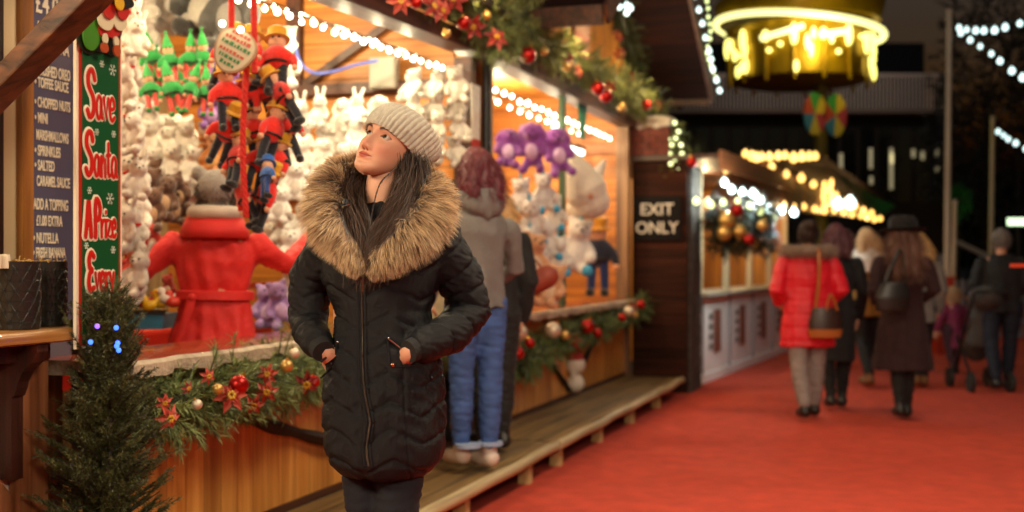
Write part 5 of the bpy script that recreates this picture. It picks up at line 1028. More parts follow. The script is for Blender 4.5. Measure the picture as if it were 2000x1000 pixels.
# ================================================================== other people
def cloth(nm, c, rough=.8, **k): return mat('cloth_'+nm, c, rough, **{**dict(noise=.12, scale=14, bump=.3, bscale=120, sheen=.04), **k})
SK2 = mat('skin_plain', 'C08A6C', .55, sss=.05)
def figure(label, x, y, H, face, coat, legs, boots, hair, stride=.10, arms=None, z0=0, lean=0, skirt=None, hood=None, hat=None, width=1.0, legw=1.0, headturn=0, hairlen=0, quilt=0, collar=None, legsplit=.085):
    r = thing('person', label, 'person', (x, y, z0), R(face)); h = H; W_ = width
    hc = Vector((0, -.01-lean, .925*h)); f = Matrix.Rotation(R(headturn), 3, 'Z')
    hl = [Vector((-legsplit, .0, .50*h)), Vector((-legsplit*.95, -stride*.4, .28*h)), Vector((-legsplit*.8, -stride*.5, .055*h))]
    hr_ = [Vector((legsplit, .0, .50*h)), Vector((legsplit*.95, stride*.3, .28*h)), Vector((legsplit*.8, stride*1.0, .065*h))]
    if arms is None: arms = ([(-.185*W_, .0, .80*h), (-.235*W_, .03, .63*h), (-.22*W_, -.06, .49*h)], [(.185*W_, .0, .80*h), (.235*W_, .03, .63*h), (.22*W_, -.03, .49*h)])
    arms = [[Vector(p) for p in a] for a in arms]
    for a in arms: a[0].z -= .03*h/1.66
    b = MB()
    b.ball(hc, (.073, .092, .108)); b.ball(hc+f@Vector((0, -.045, -.06)), (.048, .042, .045)); b.ball(hc+f@Vector((0, -.096, -.012)), (.012, .016, .02))
    for s in (-1, 1): b.ball(hc+f@Vector((s*.073, .005, -.005)), (.012, .02, .028)); b.ball(hc+f@Vector((s*.03, -.082, -.03)), (.018, .012, .016))
    b.cap_chain([hc+Vector((0, .02, -.05)), (0, 0, .82*h)], [.048, .06]); b.loft([(0, 0, .50*h, .13*W_, .09), (0, 0, .62*h, .12*W_, .09), (0, 0, .76*h, .15*W_, .10), (0, 0, .82*h, .12*W_, .07)])
    for a in arms: b.cap_chain(a, [.045, .036, .026], 12)
    for l in (hl, hr_): b.cap_chain(l, [.075, .05, .036], 12)
    bm = blobmb(b, .013, 3)
    for i, a in enumerate(arms):
        d = (a[-1]-a[-2]).normalized(); hand(bm, a[-1]-d*.01, d, Vector((0, -.3, 0))+Vector((1 if i == 0 else -1, 0, 0)), .17, .4, 7, side=1 if i else -1)
    bm.mi = [0]*len(bm.f); bm.c = []; bm.build('body', SK2, r, angle=180)
    for s in (-1, 1):
        e = MB(); e.ball(hc+f@Vector((s*.030, -.083, .012)), (.011, .006, .006), n=8, k=6); e.build('eye', mat('eye_dark', (.02, .015, .01), .2), r)
    e = MB(); e.ball(hc+f@Vector((0, -.085, -.052)), (.022, .008, .006), n=10, k=6); e.build('mouth', mat('lips', '9A463C', .5), r)
    # trousers, boots
    b = MB()
    for l in (hl, hr_): b.cap_chain([l[0]+Vector((0, 0, .02)), l[1].lerp(l[0], .15), l[1].lerp(l[2], .4), l[2]+Vector((0, 0, .05))], [.100*legw, .070*legw, .066*legw, .050*legw], 14)
    b.ball((0, 0, .52*h), (.135*W_, .10, .08)); blobmb(b, .012, 3, lambda v: -np.abs(wav(v*np.array([1, 1, 3.]), 16, 6))*.014).build('trousers', legs, r, angle=180)
    for l in (hl, hr_):
        m_ = MB(); k = l[2]; m_.cap_chain([k+Vector((0, .02, -.02)), k+Vector((0, -.08, -.035)), k+Vector((0, -.15, -.04))], [.046, .042, .034]); m_.cap_chain([k+Vector((0, 0, .05)), k], [.043, .044])
        bo = blobmb(m_, .009, 3); zmin = min(v[2] for v in bo.v); bo.build('boot', boots, r, angle=180)
    # coat
    if coat:
        c = MB(); zb = coat['z']*h; fl = coat.get('flare', 1.15); n_ = MB()
        rings = [(0, 0, zb, .165*W_*fl, .135*fl), (0, 0, (zb+.55*h)/2, .168*W_*(1+fl)/2, .13*(1+fl)/2), (0, 0, .55*h, .165*W_, .125), (0, 0, .64*h, .150*W_*coat.get('waist', 1), .118), (0, 0, .73*h, .172*W_, .13), (0, 0, .775*h, .168*W_, .118), (0, 0, .81*h, .125*W_, .095), (0, 0, .845*h, .075*W_, .075)]
        rings = [q_ for i, q_ in enumerate(rings) if i == 0 or q_[2] > rings[i-1][2]]
        c.loft(rings, 30)
        for a in arms: c.cap_chain([a[0], a[1], a[1].lerp(a[2], .93)], [.072, .062, .052], 14)
        def dsp(v):
            o = -np.abs(wav(v*np.array([1.3, 1.3, .8]), 11, 5))*.017-np.abs(wav(v*np.array([1.0, 1.0, 2.0]), 24, 7))*.010
            if coat.get('belt'):
                a_ = np.arctan2(v[:, 1], v[:, 0]); zz = v[:, 2]/h; o = o+np.where(zz < .62, np.sin(a_*11+wav(v, 4, 3)*2)*.006*np.clip((.62-zz)*12, 0, 1), np.sin(a_*9+zz*30)*.004)-.008*np.exp(-((zz-.625)/.018)**2)-np.abs(wav(v*np.array([1, 1, 1.]), 17, 15))*.009
            if quilt: o = o+puffs(v[:, 2]/quilt, 5)*.007
            return o
        blobmb(c, .011, 3, dsp).build('coat', coat['m'], r, angle=180)
        if coat.get('belt'):
            m_ = MB(); m_.loft([(0, 0, .61*h, .150*W_, .122), (0, 0, .613*h, .160*W_, .130), (0, 0, .637*h, .160*W_, .130), (0, 0, .64*h, .150*W_, .122)]); m_.cap_chain([(.08, .15, .62*h), (.13, .16, .50*h), (.15, .15, .44*h)], [.02, .022, .02], 8, .5); m_.build('belt', coat['m'], r)
    if collar:
        m_ = MB(); pp = np.array([(math.cos(a)*.135*W_, math.sin(a)*.115+.01, .845*h) for a in np.linspace(0, 6.283, 30)]); m_.tube(pp.tolist(), .048, 10)
        vs, _, fs = blob(m_, .012, 2); m2 = MB(); m2.add(vs.tolist(), fs, [lin(collar)]*len(vs)); i = rng.integers(0, len(vs), 3000); p = vs[i]; d = p-np.array([0, 0, .84*h]); d /= np.linalg.norm(d, axis=1, keepdims=True); d = d+rng.normal(size=d.shape)*.4-np.array([0, 0, .3])
        t = np.linspace(0, 1, 3)[None, :, None]; m2.strips(p[:, None]+d[:, None]*.035*t, np.tile([.003, .002, .0005], (3000, 1)), np.array(lin(collar))*rng.uniform(.6, 1.6, (3000, 1, 1))*np.ones((1, 3, 1))); m2.build('fur_collar', mat('fur'), r, colattr=True, angle=180)
    if hood:
        m_ = MB(); m_.ball((0, .09, .815*h), (.125*W_, .065, .075)); m_.cap_chain([(-.11*W_, .03, .83*h), (0, .10, .79*h), (.11*W_, .03, .83*h)], .05); m_.tube([(math.cos(a)*.115*W_, math.sin(a)*.10+.02, .845*h+.02*math.sin(a)) for a in np.linspace(0, 6.283, 25)], .020, 10); blobmb(m_, .012, 5, lambda v: -np.abs(wav(v, 8, 3))*.008).build('hood', hood, r, angle=180)
    if hair:
        hcol, hl_ = hair; m_ = MB(); m_.ball(hc+f@Vector((0, .018, .018)), (.088, .098, .108))
        if hl_ == 'bun': m_.ball(hc+Vector((0, .09, .08)), .05)
        elif hl_ > 0:
            for s in (-1, 0, 1): m_.cap_chain([hc+f@Vector((s*.05, .05, .0)), hc+f@Vector((s*.075, .075, -.10)), hc+f@Vector((s*.07, .11, -.10-hl_))], [.06, .058, .035])
        hm = blobmb(m_, .010, 2, lambda v: wav(v*np.array([3, 3, .6]), 30, 2)*.007); hm.c = [lin(hcol)]*len(hm.v)
        # cut the hair away from the face
        vv = np.array(hm.v); loc = (vv-np.array(hc))@np.array(f); keep = ~((loc[:, 1] < -.035) & (loc[:, 2] < .055)); hm.f = [q_ for q_ in hm.f if all(keep[i] for i in q_)]; hm.mi = [0]*len(hm.f)
        i = rng.integers(0, len(vv), 1500); i = i[keep[i]]; p = vv[i]; L_ = .06+.6*hl_ if hl_ != 'bun' else .04
        t = np.linspace(0, 1, 4)[None, :, None]; d = (p-np.array(hc)); d[:, 2] = -.12; d /= np.linalg.norm(d, axis=1, keepdims=True); d += rng.normal(size=d.shape)*.15
        hm.strips(p[:, None]+d[:, None]*L_*.5*t, np.tile([.003, .003, .002, .0006], (len(p), 1)), np.array(lin(hcol))*rng.uniform(.5, 1.7, (len(p), 1, 1))*np.ones((1, 4, 1)))
        hm.build('hair', mat('hair'), r, colattr=True, angle=180)
    if hat == 'brim':
        m_ = MB(); m_.lathe([(.11, -.03), (.118, .0), (.115, .06), (.085, .10), (.02, .105)], hc+Vector((0, .02, .06)), 24); m_.lathe([(.10, .0), (.185, -.012), (.19, -.004), (.10, .012)], hc+Vector((0, .02, .045)), 28, Matrix.Rotation(.12, 3, 'X')); m_.build('hat', cloth('hatblack', (.005, .004, .004), .95), r)
    return r, hc
def fx(px, Z): return (px-1000)/F*Z
BLK = cloth('black', (.006, .006, .007)); BBT = mat('black_leather'); 
# attendant in red, inside the first stall
ra, hc = figure('attendant seen from behind in belted red coat and grey hat with bear ears', fx(412, 5.85), 5.85, 1.56, 185, dict(m=cloth('red_coat', 'C01812', .7), z=.40, flare=1.30, waist=.98, belt=1), cloth('dkt', '1A1A22'), BBT, ('3A2418', 0), z0=.178, width=1.18,
   arms=([(-.20, .0, 1.24), (-.33, -.04, 1.12), (-.44, -.38, 1.28)], [(.20, .0, 1.24), (.37, .02, 1.06), (.55, -.02, .93)]), stride=.03, collar=None, legw=.85, legsplit=.06)
b = MB(); ra.rotation_euler = (0, R(-1), R(185)); b.ball(hc+Vector((0, .02, .03)), (.090, .104, .104)); b.ball(hc+Vector((0, .03, -.08)), (.098, .09, .07)); [b.ball(hc+Vector((s*.082, .03, .11)), (.036, .028, .040)) for s in (-1, 1)]; v_, _, fs = blob(b, .010, 3)
keep = ~((v_[:, 1] < -.05) & (v_[:, 2] < hc.z+.06) & (np.abs(v_[:, 0]) < .08)); b = MB(); b.add(v_.tolist(), [f for f in fs if all(keep[i] for i in f)]); b.build('bear_hat', mat('grey_plush', '8A817A', .95, sheen=.5, bump=.8, bscale=90), ra, angle=180)
b = MB(); b.tube([(math.cos(a)*.10, math.sin(a)*.09+.02, .85*1.58+.02) for a in np.linspace(0, 6.283, 25)], .036, 12, 1.0); b.build('scarf', cloth('scarf', 'B8A89A', .9), ra, angle=180)
b = MB(); b.loft([(0, .02, 1.245, .150, .125), (0, .02, 1.25, .165, .140), (0, .02, 1.29, .158, .132), (0, .02, 1.345, .130, .108), (0, .02, 1.35, .110, .09)]); b.build('cape_collar', cloth('red_coat', ''), ra, angle=180)
# woman in grey on the boardwalk
rg, hc = figure('woman in hooded grey jacket and blue jeans with burgundy hair, at the stall counter', fx(930, 6.6), 6.6, 1.76, 214, dict(m=cloth('grey_jacket', '6A6663', .7), z=.50, flare=1.02, waist=1.02), mat('light_denim', '36528A', .8, noise=.35, scale=7, bump=.3, bscale=300), mat('white_shoe', 'C8B8AC', .5), ('5A1E28', .05), z0=.18, width=1.04, hood=cloth('grey_jacket', ''), legw=1.02, legsplit=.088, stride=-.04,
   arms=([(-.21, .0, 1.34), (-.28, -.04, 1.10), (-.20, -.24, .98)], [(.21, .0, 1.34), (.27, .03, 1.10), (.24, -.10, .92)]))
for s in (-.07, .07):
    b = MB(); b.tube([(s, .03, .145), (s, .03, .165)], .070, 14); b.build('jean_cuff', mat('pale_denim', '8A9AB8', .8), rg)
rk, hc = figure('person in black trousers and dark coat beyond the woman in grey', fx(962, 7.3), 7.3, 1.60, 200, dict(m=cloth('black', ''), z=.50, flare=1), BLK, BBT, ('B08A5A', .06), z0=.18, width=.95, stride=.02)
rk['label'] = 'blond person in black jacket and trousers, half hidden by the woman in grey'
rc, hc = figure('x', fx(888, 7.5), 7.5, 1.63, 150, dict(m=cloth('pale_coat', 'C8BEA0'), z=.45, flare=1.05), cloth('dkt', ''), BBT, ('4A2E20', .04), z0=.18, width=1.0, stride=.02)
rc['label'] = 'person in pale coat at the counter, almost hidden behind the woman in black'
# people walking away on the right
rr, hc = figure('woman in red padded coat with grey fur hood and beige trousers, walking away', fx(1578, 10.2), 10.2, 1.66, 183, dict(m=cloth('red_puffer', 'D81428', .5), z=.37, flare=1.12, waist=1.08), cloth('beige', '8E8480'), BBT, ('2A1812', 'bun'), width=1.28, stride=.16, quilt=.11, collar='8A7462', legw=1.12, legsplit=.095,
   arms=([(-.20, .0, 1.33), (-.27, .05, 1.08), (-.20, -.12, .95)], [(.20, .0, 1.33), (.28, .04, 1.08), (.22, -.10, .98)]))
bagr = thing('handbag', 'brown and tan shoulder bag at the side of the woman in red', 'bag', (fx(1612, 9.98), 9.98, .93)); c = Vector((fx(1612, 9.98), 9.98, .85))
b = MB(); b.loft([(c.x, c.y, c.z-.13, .13, .05), (c.x, c.y, c.z-.02, .135, .055), (c.x, c.y, c.z+.09, .105, .035)], 20); b.build('bag_body', mat('dark_brown_leather', '33201A', .4), bagr, (c.x, c.y, .93)); b = MB(); b.loft([(c.x, c.y, c.z-.15, .125, .052), (c.x, c.y, c.z-.085, .141, .060)], 20); b.build('bag_base', mat('tan_leather', 'A8622C', .4), bagr, (c.x, c.y, .93))
b = MB(); b.tube(smooth_paths([c+Vector((-.08, 0, .08)), c+Vector((-.06, -.03, .30)), Vector((fx(1600, 9.95), 9.95, 1.36)), Vector((fx(1598, 10.1), 10.12, 1.44))], 20).tolist(), .014, 8, .6); b.tube(smooth_paths([c+Vector((.0, -.03, .07)), c+Vector((.03, -.05, .20)), c+Vector((.09, -.03, .07))], 12).tolist(), .010, 8); b.build('strap', mat('tan_leather'), bagr, (c.x, c.y, .93))
rb, hc = figure('person in long black coat walking just beyond the woman in red', fx(1632, 10.9), 10.9, 1.66, 180, dict(m=cloth('black', ''), z=.26, flare=1.1), BLK, BBT, ('5A3038', .05), stride=.1)
rm, hc = figure('woman in long maroon coat and black brimmed hat, walking away', fx(1763, 10.2), 10.2, 1.66, 178, dict(m=cloth('maroon', '280A0E', .85), z=.25, flare=1.42, waist=.98), BLK, BBT, ('6A4A3C', .22), stride=.06, hat='brim', width=1.12, legsplit=.05,
   arms=([(-.19, .0, 1.33), (-.25, .05, 1.08), (-.20, -.14, 1.0)], [(.19, .0, 1.33), (.25, .04, 1.08), (.20, -.10, .98)]))
bg_ = thing('handbag', 'slouchy black bag on the shoulder of the woman in maroon', 'bag', (fx(1742, 9.95), 9.95, 1.0)); c = Vector((fx(1738, 9.97), 9.97, 1.03))
b = MB(); b.loft([(c.x, c.y, c.z-.12, .13, .055), (c.x, c.y, c.z, .15, .065), (c.x+.02, c.y, c.z+.12, .10, .04)], 20); blobmb(b, .012, 4).build('bag_body', mat('black_leather'), bg_, (c.x, c.y, 1.0)); b = MB(); b.tube(smooth_paths([c+Vector((-.06, 0, .10)), c+Vector((.02, .02, .28)), Vector((fx(1757, 10.05), 10.05, 1.40)), c+Vector((.12, 0, .10))], 16).tolist(), .016, 8, .5); b.build('strap', mat('black_leather'), bg_, (c.x, c.y, 1.0))
rmu, hc = figure('person in mustard coat and pale scarf walking between the red and maroon coats', fx(1692, 12.9), 12.9, 1.68, 190, dict(m=cloth('mustard', '8A5E1E'), z=.44, flare=1.08), BLK, mat('tan_boot', '7A5230', .6), ('B8926A', .05), stride=.22, width=1.15,
   arms=([(-.20, .0, 1.36), (-.27, .05, 1.10), (-.2, -.14, .98)], [(.20, .0, 1.36), (.34, .10, 1.18), (.42, .02, 1.02)]))
b = MB(); b.loft([(0, .02, 1.20, .19, .17), (0, .02, 1.34, .20, .16), (0, .01, 1.46, .12, .11)]); blobmb(b, .014, 3, lambda v: wav(v, 20, 2)*.012).build('shawl', cloth('shawl', 'C8B8AC', .9), rmu, angle=180)
rl_, hc = figure('fair haired person in grey, mostly hidden beyond the woman in maroon', fx(1795, 12.8), 12.8, 1.62, 180, dict(m=cloth('greyc', '7A7672'), z=.42, flare=1.1), BLK, mat('tan_boot'), ('C09A60', .06), stride=.1)
rw, hc = figure('person in white hooded jacket further along the stalls', fx(1706, 16.5), 16.5, 1.74, 170, dict(m=cloth('whitec', 'C0BAB4'), z=.45), BLK, BBT, ('6A4A3A', .02), stride=.1, hood=cloth('whitec', ''))
rp, hc = figure('person in dark plum jacket in front of the far lit stall', fx(1652, 15), 15, 1.72, 200, dict(m=cloth('plum', '3A1E26'), z=.45), BLK, BBT, ('5A3A34', .05), stride=.1)
ch, hc = figure('small child in pink coat and fair hat walking beside the buggy', fx(1862, 14.5), 14.5, .98, 185, dict(m=cloth('pinkc', '7A2244'), z=.30, flare=1.0), cloth('plumt', '3A1420'), BBT, ('B08A64', 0), stride=.10, width=.62, legsplit=.05,
   arms=([(-.10, .0, .76), (-.15, .02, .62), (-.15, -.03, .50)], [(.10, .0, .76), (.17, .02, .64), (.19, -.03, .52)]))
mn, hc = figure('grey haired man in black jacket and jeans pushing a buggy', fx(1955, 12.5), 12.5, 1.66, 176, dict(m=cloth('black', ''), z=.48, flare=1.02, waist=1.12), mat('navy_denim', '10182A', .8), BBT, ('6E6660', 0), stride=.14, width=1.25, legw=1.1, legsplit=.11,
   arms=([(-.20, .0, 1.33), (-.26, .03, 1.08), (-.22, -.20, .96)], [(.20, .0, 1.33), (.27, .03, 1.10), (.26, -.22, .98)]))
pm = thing('pushchair', 'grey and black pushchair in front of the man in black', 'pushchair', (fx(1917, 12.6), 12.6, 0)); x0 = fx(1917, 12.6); o_ = (x0, 12.6, 0)
b = MB(); b.cap_chain([(x0, 12.75, .42), (x0, 12.62, .50), (x0+.01, 12.55, .85)], [.14, .16, .12], 14, .8); b.ball((x0, 12.5, .95), (.17, .2, .14)); blobmb(b, .016, 4).build('seat', cloth('buggy', '3A3634'), pm, o_)
b = MB(); [b.beam((x0+s*.17, 12.35, 1.0), (x0+s*.18, 12.95, .10), .022, .022) for s in (-1, 1)]; [b.beam((x0+s*.17, 12.85, .55), (x0+s*.18, 12.35, .10), .022, .022) for s in (-1, 1)]; b.beam((x0-.17, 12.34, 1.01), (x0+.17, 12.34, 1.01), .03, .03); b.build('frame', mat('black_metal'), pm, o_, smooth=False)
for s in (-1, 1):
    for y_ in (12.36, 12.95): b = MB(); b.tube([(x0+s*.20-.02, y_, .10), (x0+s*.20+.02, y_, .10)], .10, 18); b.build('wheel', mat('rubber', (.02, .02, .02), .7), pm, o_)
# ================================================================== far stalls, ride, building, lights
a0, a1 = Vector((fx(1370, 13.2), 13.2, 0)), Vector((fx(1540, 18.2), 18.2, 0)); dv = (a1-a0); LL = dv.length; rzf = math.atan2(dv.y, dv.x)
fs_ = thing('market_stall', 'far lit stall with white counter front and yellow bulbs on its gable', 'stall', a0, rzf)
def fpart(name, m, fn, smooth=False): b = MB(); fn(b); return b.build(name, m, fs_, smooth=smooth)
WP = mat('white_panel', 'F0EAE6', .45, noise=.1, scale=2)
fpart('counter_front', WP, lambda b: b.box((0, -.0, .0), (LL, .05, .93))); fpart('counter_top', mat('white_plastic'), lambda b: b.box((-.05, -.08, .932), (LL+.05, .5, .975)))
fpart('plinth', WP, lambda b: b.box((0, -.02, .004), (LL, -.002, .10)))
for i in range(5):
    x = LL*(i+.0)/4; fpart('panel_trim', mat('trim_grey', '8A8688', .4), lambda b: b.box((x-.02 if i else 0, -.018, .105), (x+.03, -.002, .925)))
for i in range(4):
    x = LL*(i+.42)/4; fpart('poster', mat('poster_brown', '8A5440', .5), lambda b: b.box((x, -.012, .30), (x+.32, -.003, .78))); fpart('poster_marks', mat('poster_black', '6A625E', .5), lambda b: [b.box((x-.22, -.012, .34+.11*k), (x-.08, -.003, .41+.11*k)) for k in range(4)])
OR2 = wood('far_orange', '9A5A1C', 'DC9438', 2, (0, .14), .5)
fpart('back_wall', OR2, lambda b: b.box((0, 1.6, 0), (LL, 1.65, 2.5))); fpart('side_wall', OR2, lambda b: b.box((LL, .05, .0), (LL+.05, 1.65, 2.4))); fpart('roof_ceiling', BRN, lambda b: b.box((-.05, -.2, 2.42), (LL+.1, 1.7, 2.47)))
for x in (.02, LL*.25, LL*.5, LL*.75, LL-.1): fpart('post', mat('pale_post', 'C8AE86', .5), lambda b: b.box((x, .005, .976), (x+.07, .075, 2.415)))
fpart('eave_board', wood('far_eave', '5A2E14', '8A4A20', 0, 0, .5), lambda b: b.box((-.1, -.25, 2.30), (LL+.2, -.21, 2.50)))
lamp('stall_ceiling_light', 'POINT', a0+dv*.3+Vector((-.3, .6, 2.2)), 22, (1, .72, .36), .08); lamp('stall_ceiling_light', 'POINT', a0+dv*.75+Vector((-.3, .6, 2.2)), 22, (1, .72, .36), .08)
# gabled roof over it: vertices measured off the bulbs
D_, A_, Cc, B_ = P(1372, 398, 13.6), P(1452, 296, 15.0), P(1712, 428, 23.5), P(1600, 302, 17.5)
E2 = P(1745, 400, 25)
gr_ = thing('stall_roof', 'far gabled roof outlined with yellow bulbs', 'roof', D_)
b = MB(); m_ = (D_+Cc)/2
def plate(vs, th): n = (vs[1]-vs[0]).cross(vs[2]-vs[0]).normalized()*th; b = MB(); k = len(vs); b.add(vs+[v+n for v in vs], [tuple(range(k))[::-1], tuple(range(k, 2*k))]+[(i, (i+1) % k, k+(i+1) % k, k+i) for i in range(k)]); return b
plate([D_, Cc, A_], .05).build('gable', wood('gable_boards', '4A2410', '8A4A20', 2, (0, .16), .5), gr_, D_, smooth=False)
plate([A_+Vector((0, .06, 0)), Cc+Vector((0, .06, 0)), E2, B_], .05).build('roof_slope', wood('far_roof', '1A0C08', '341A12', 0, (0, .2), .6), gr_, D_, smooth=False)
bulbs('string_lights', 'yellow bulbs along the sloping right edge of the far gable', 'string lights', [A_+Vector((0, -.3, .02)), Cc+Vector((0, -.4, .05))], 12, .052, BY)
bulbs('string_lights', 'yellow bulbs on the short left slope of the far gable', 'string lights', [P(1418, 325, 14.4), P(1440, 302, 14.8), A_+Vector((.02, -.3, .04))], 5, .048, BY)
bulbs('string_lights', 'yellow bulbs along the level ridge of the far roof', 'string lights', [P(1460, 294, 14.9), P(1600, 294, 17.2)], 9, .054, BY)
bulbs('string_lights', 'yellow bulbs along the eave of the far stall', 'string lights', [P(1368, 384, 13.4), P(1450, 386, 15), P(1560, 393, 17.5), P(1640, 405, 19.5), P(1715, 422, 22)], 17, .048, BY, lights=4, lpow=6, lcol=(1, .6, .25))
bulbs('string_lights', 'large cool white bulbs strung across the front of the far stall', 'string lights', [P(1408, 335, 12.6), P(1425, 362, 12.6), P(1470, 362, 12.7), P(1500, 400, 12.7), P(1560, 405, 12.8)], 8, .040, BCH, lights=3, lpow=40, lcol=(.85, 1, .95))
bulbs('string_lights', 'two large cool white lamps at the right end of the far roof', 'string lights', [P(1625, 384, 14), P(1675, 384, 14)], 2, .06, BCH)
bulbs('string_lights', 'greenish bulbs low among the hanging wreath of the far stall', 'string lights', [P(1345, 380, 12.3), P(1390, 392, 12.3), P(1440, 385, 12.4), P(1522, 420, 12.6)], 7, .034, BG)
# arch of bulbs
ar = bulbs('bulb_arch', 'narrow upright arch outlined in yellow bulbs', 'light arch', [P(1598, 395, 19), P(1597, 330, 19), P(1602, 309, 19), P(1610, 303, 19), P(1620, 312, 19), P(1624, 335, 19), P(1624, 395, 19)], 24, .040, BY)
bulbs('bulb_arch', 'inner row of yellow bulbs inside the narrow arch', 'light arch', [P(1610, 400, 18.8), P(1609, 345, 18.8)], 8, .040, BY)
# hanging wreath bundle
b = MB(); c = P(1448, 440, 12.6); n = 420; pp = np.array([tuple(c+Vector((random.uniform(-.33, .33), random.uniform(-.12, .12), random.uniform(-.26, .22)))) for _ in range(n)]); sprigs(b, pp, rng.normal(size=(n, 3)), np.full(n, .12), 16, .08, .007, (.004, .008, .004), (.030, .040, .014))
o = b.build('hanging_garland', FOL, None, tuple(c), colattr=True, smooth=False); o.location = c; tag(o, 'dark bushy garland bundle hanging in front of the far stall', 'garland')
protos = {'r': make_bauble('A8150F', .06), 'g': make_bauble('C9A05A', .07, .3), 'f': make_flower(.10)}
place_set(protos, [('r', P(1463, 468, 12.42), 1), ('r', P(1440, 410, 12.4), 1.1), ('g', P(1420, 430, 12.42), 1.3), ('g', P(1415, 455, 12.42), 1.2), ('g', P(1445, 452, 12.42), 1), ('f', P(1432, 405, 12.4), 1), ('g', P(1490, 440, 12.42), .9), ('r', P(1352, 316, 12.2), .9)], D, 'on the dark garland of the far stall', 'ornaments on the dark garland of the far stall')
# ---- fairground ride
rd = thing('fairground_ride', 'tall golden fairground ride with a glowing rim and hanging seats', 'ride', P(1560, 120, 24)); o_ = P(1560, 120, 24); c = P(1560, 60, 24); rx = 160/F*24
GOLD = mat('gilt', 'A8820E', .35, .4, noise=.3, scale=3); GL_ = mat('ride_glow', 'FFFFFF', .4, emit=1.2, ecol=(.95, .90, .32)); GL2 = mat('ride_lamp', 'FFFFFF', .4, emit=1.7, ecol=(.92, .82, .16))
b = MB(); b.tube([(c.x+rx*math.cos(a), c.y+rx*math.sin(a), c.z+.17*-math.cos(a)+.0) for a in np.linspace(0, 6.283, 64)], .065, 8); b.build('rim_light', GL_, rd, o_)
b = MB(); b.lathe([(rx*.96, .12), (rx*1.02, .5), (rx*.9, .75), (rx*.4, 1.2), (.1, 1.5)], c, 40); b.build('canopy', GOLD, rd, o_)
b = MB(); b.lathe([(rx*.9, .0), (rx*.84, -.1), (rx*.84, -1.0), (rx*.6, -1.08), (.1, -1.1)], c, 16); b.build('drum', GOLD, rd, o_)
for i in range(16):
    a = 2*math.pi*i/16+.1; q_ = c+Vector((rx*.86*math.cos(a), rx*.86*math.sin(a), -.30))
    b = MB(); b.ball(q_, (.07, .07, .22 if i % 2 else .12), n=10, k=8); b.build('lamp', GL2, rd, o_)
    b = MB(); b.tube([q_+Vector((0, 0, .2)), q_+Vector((.02, 0, -.82))], .035, 6); b.build('hanger', GOLD, rd, o_)
for i in range(12):
    a = 2*math.pi*i/12; q_ = c+Vector((rx*.7*math.cos(a), rx*.7*math.sin(a), -.72)); b = MB(); b.ball(q_, (.10, .10, .08), n=10, k=6); b.build('seat_lamp', GL2, rd, o_)
for i in range(26):
    a = math.pi+random.uniform(.1, 3.04); q_ = c+Vector((rx*.88*math.cos(a), rx*.88*math.sin(a), random.uniform(-.95, -.25))); b = MB(); b.ball(q_, (.05, .05, random.choice((.05, .12, .16))), n=8, k=6); b.build('lamp', GL2, rd, o_)
for x0, y0, x1, y1 in ((1485, 75, 1570, 50), (1600, 68, 1660, 60)): b = MB(); b.beam(P(x0, y0, 22.6), P(x1, y1, 22.6), .06, .10); b.build('light_bar', GL_, rd, o_)
b = MB(); b.tube([P(1603, 170, 24), P(1603, 560, 24)], .13, 12); b.build('mast', mat('yellow_paint', '8A7A12', .4), rd, o_)
for i, (x, y, m__) in enumerate(((1592, 222, 0), (1632, 225, 1))):
    for k, col in enumerate(('C8A82A', '2E8A3A', 'A83A20', '2A6A9A', 'B8A030', 'A03048')):
        b = MB(); cc = P(x, y, 23.0); vs = [cc+Vector((0, 0, 0))]; n = 8
        for j in range(n+1): a = 2*math.pi*(k+j/n)/6+i*.4; vs.append(cc+Vector((math.cos(a)*.21, 0, math.sin(a)*.40)))
        vs += [v+Vector((0, .08, 0)) for v in vs]; m = n+2; b.add(vs, [(0, j, j+1) for j in range(1, n+1)]+[(m, m+j+1, m+j) for j in range(1, n+1)]+[(j, m+j, m+j+1, j+1) for j in range(1, n+1)]); b.build('swirl_panel', mat('swirl_'+col, col, .5), rd, o_, smooth=False)
lamp('balcony_fill', 'POINT', P(1500, 120, 33), 22, (1, .8, .65), .2); lamp('balcony_fill', 'POINT', P(1750, 120, 33), 22, (1, .8, .65), .2)  # unseen point lamps added to brighten the balcony railing
lamp('ride_light', 'POINT', c+Vector((0, -1.9, -.5)), 34, (1, .85, .25), .3)
# ---- building
bd_ = thing('building', 'long dark building with a pale railed balcony behind the market', 'building', (fx(1600, 36), 36, 0)); o_ = (fx(1600, 36), 36, 0)
DW = mat('dark_render', (.020, .016, .014), .8, noise=.4, scale=.6)
def pb(name, m, a, b_): q = MB(); q.box(a, b_); return q.build(name, m, bd_, o_, smooth=False)
X = lambda px, Z=36: (px-1000)/F*Z
ZZ = lambda py, Z=36: CAMZ+(512-py)/F*Z
pb('wall', DW, (X(1200), 36, 0), (X(1850), 40, ZZ(222))); pb('upper_wall', mat('upper_render', (.008, .008, .012), .9), (X(1150), 38, ZZ(221)), (X(1850), 42, ZZ(60)))
pb('balcony_floor', mat('grey_concrete', '7A6A62', .8), (X(1200), 35.3, ZZ(226)), (X(1845), 35.98, ZZ(218)))
b = MB(); b.box((X(1200), 35.35, ZZ(150)), (X(1845), 35.42, ZZ(156))); [b.box((X(x), 35.37, ZZ(218)+.001), (X(x)+.05, 35.40, ZZ(156))) for x in range(1330, 1845, 7)]; b.build('railing', mat('rail_grey', 'B8ACA4', .6), bd_, o_, smooth=False)
for i in range(15):
    x = 1320+i*36; pb('window', mat('dark_glass', (.006, .006, .008), .08), (X(x), 35.94, ZZ(400)), (X(x+26), 35.99, ZZ(250)))
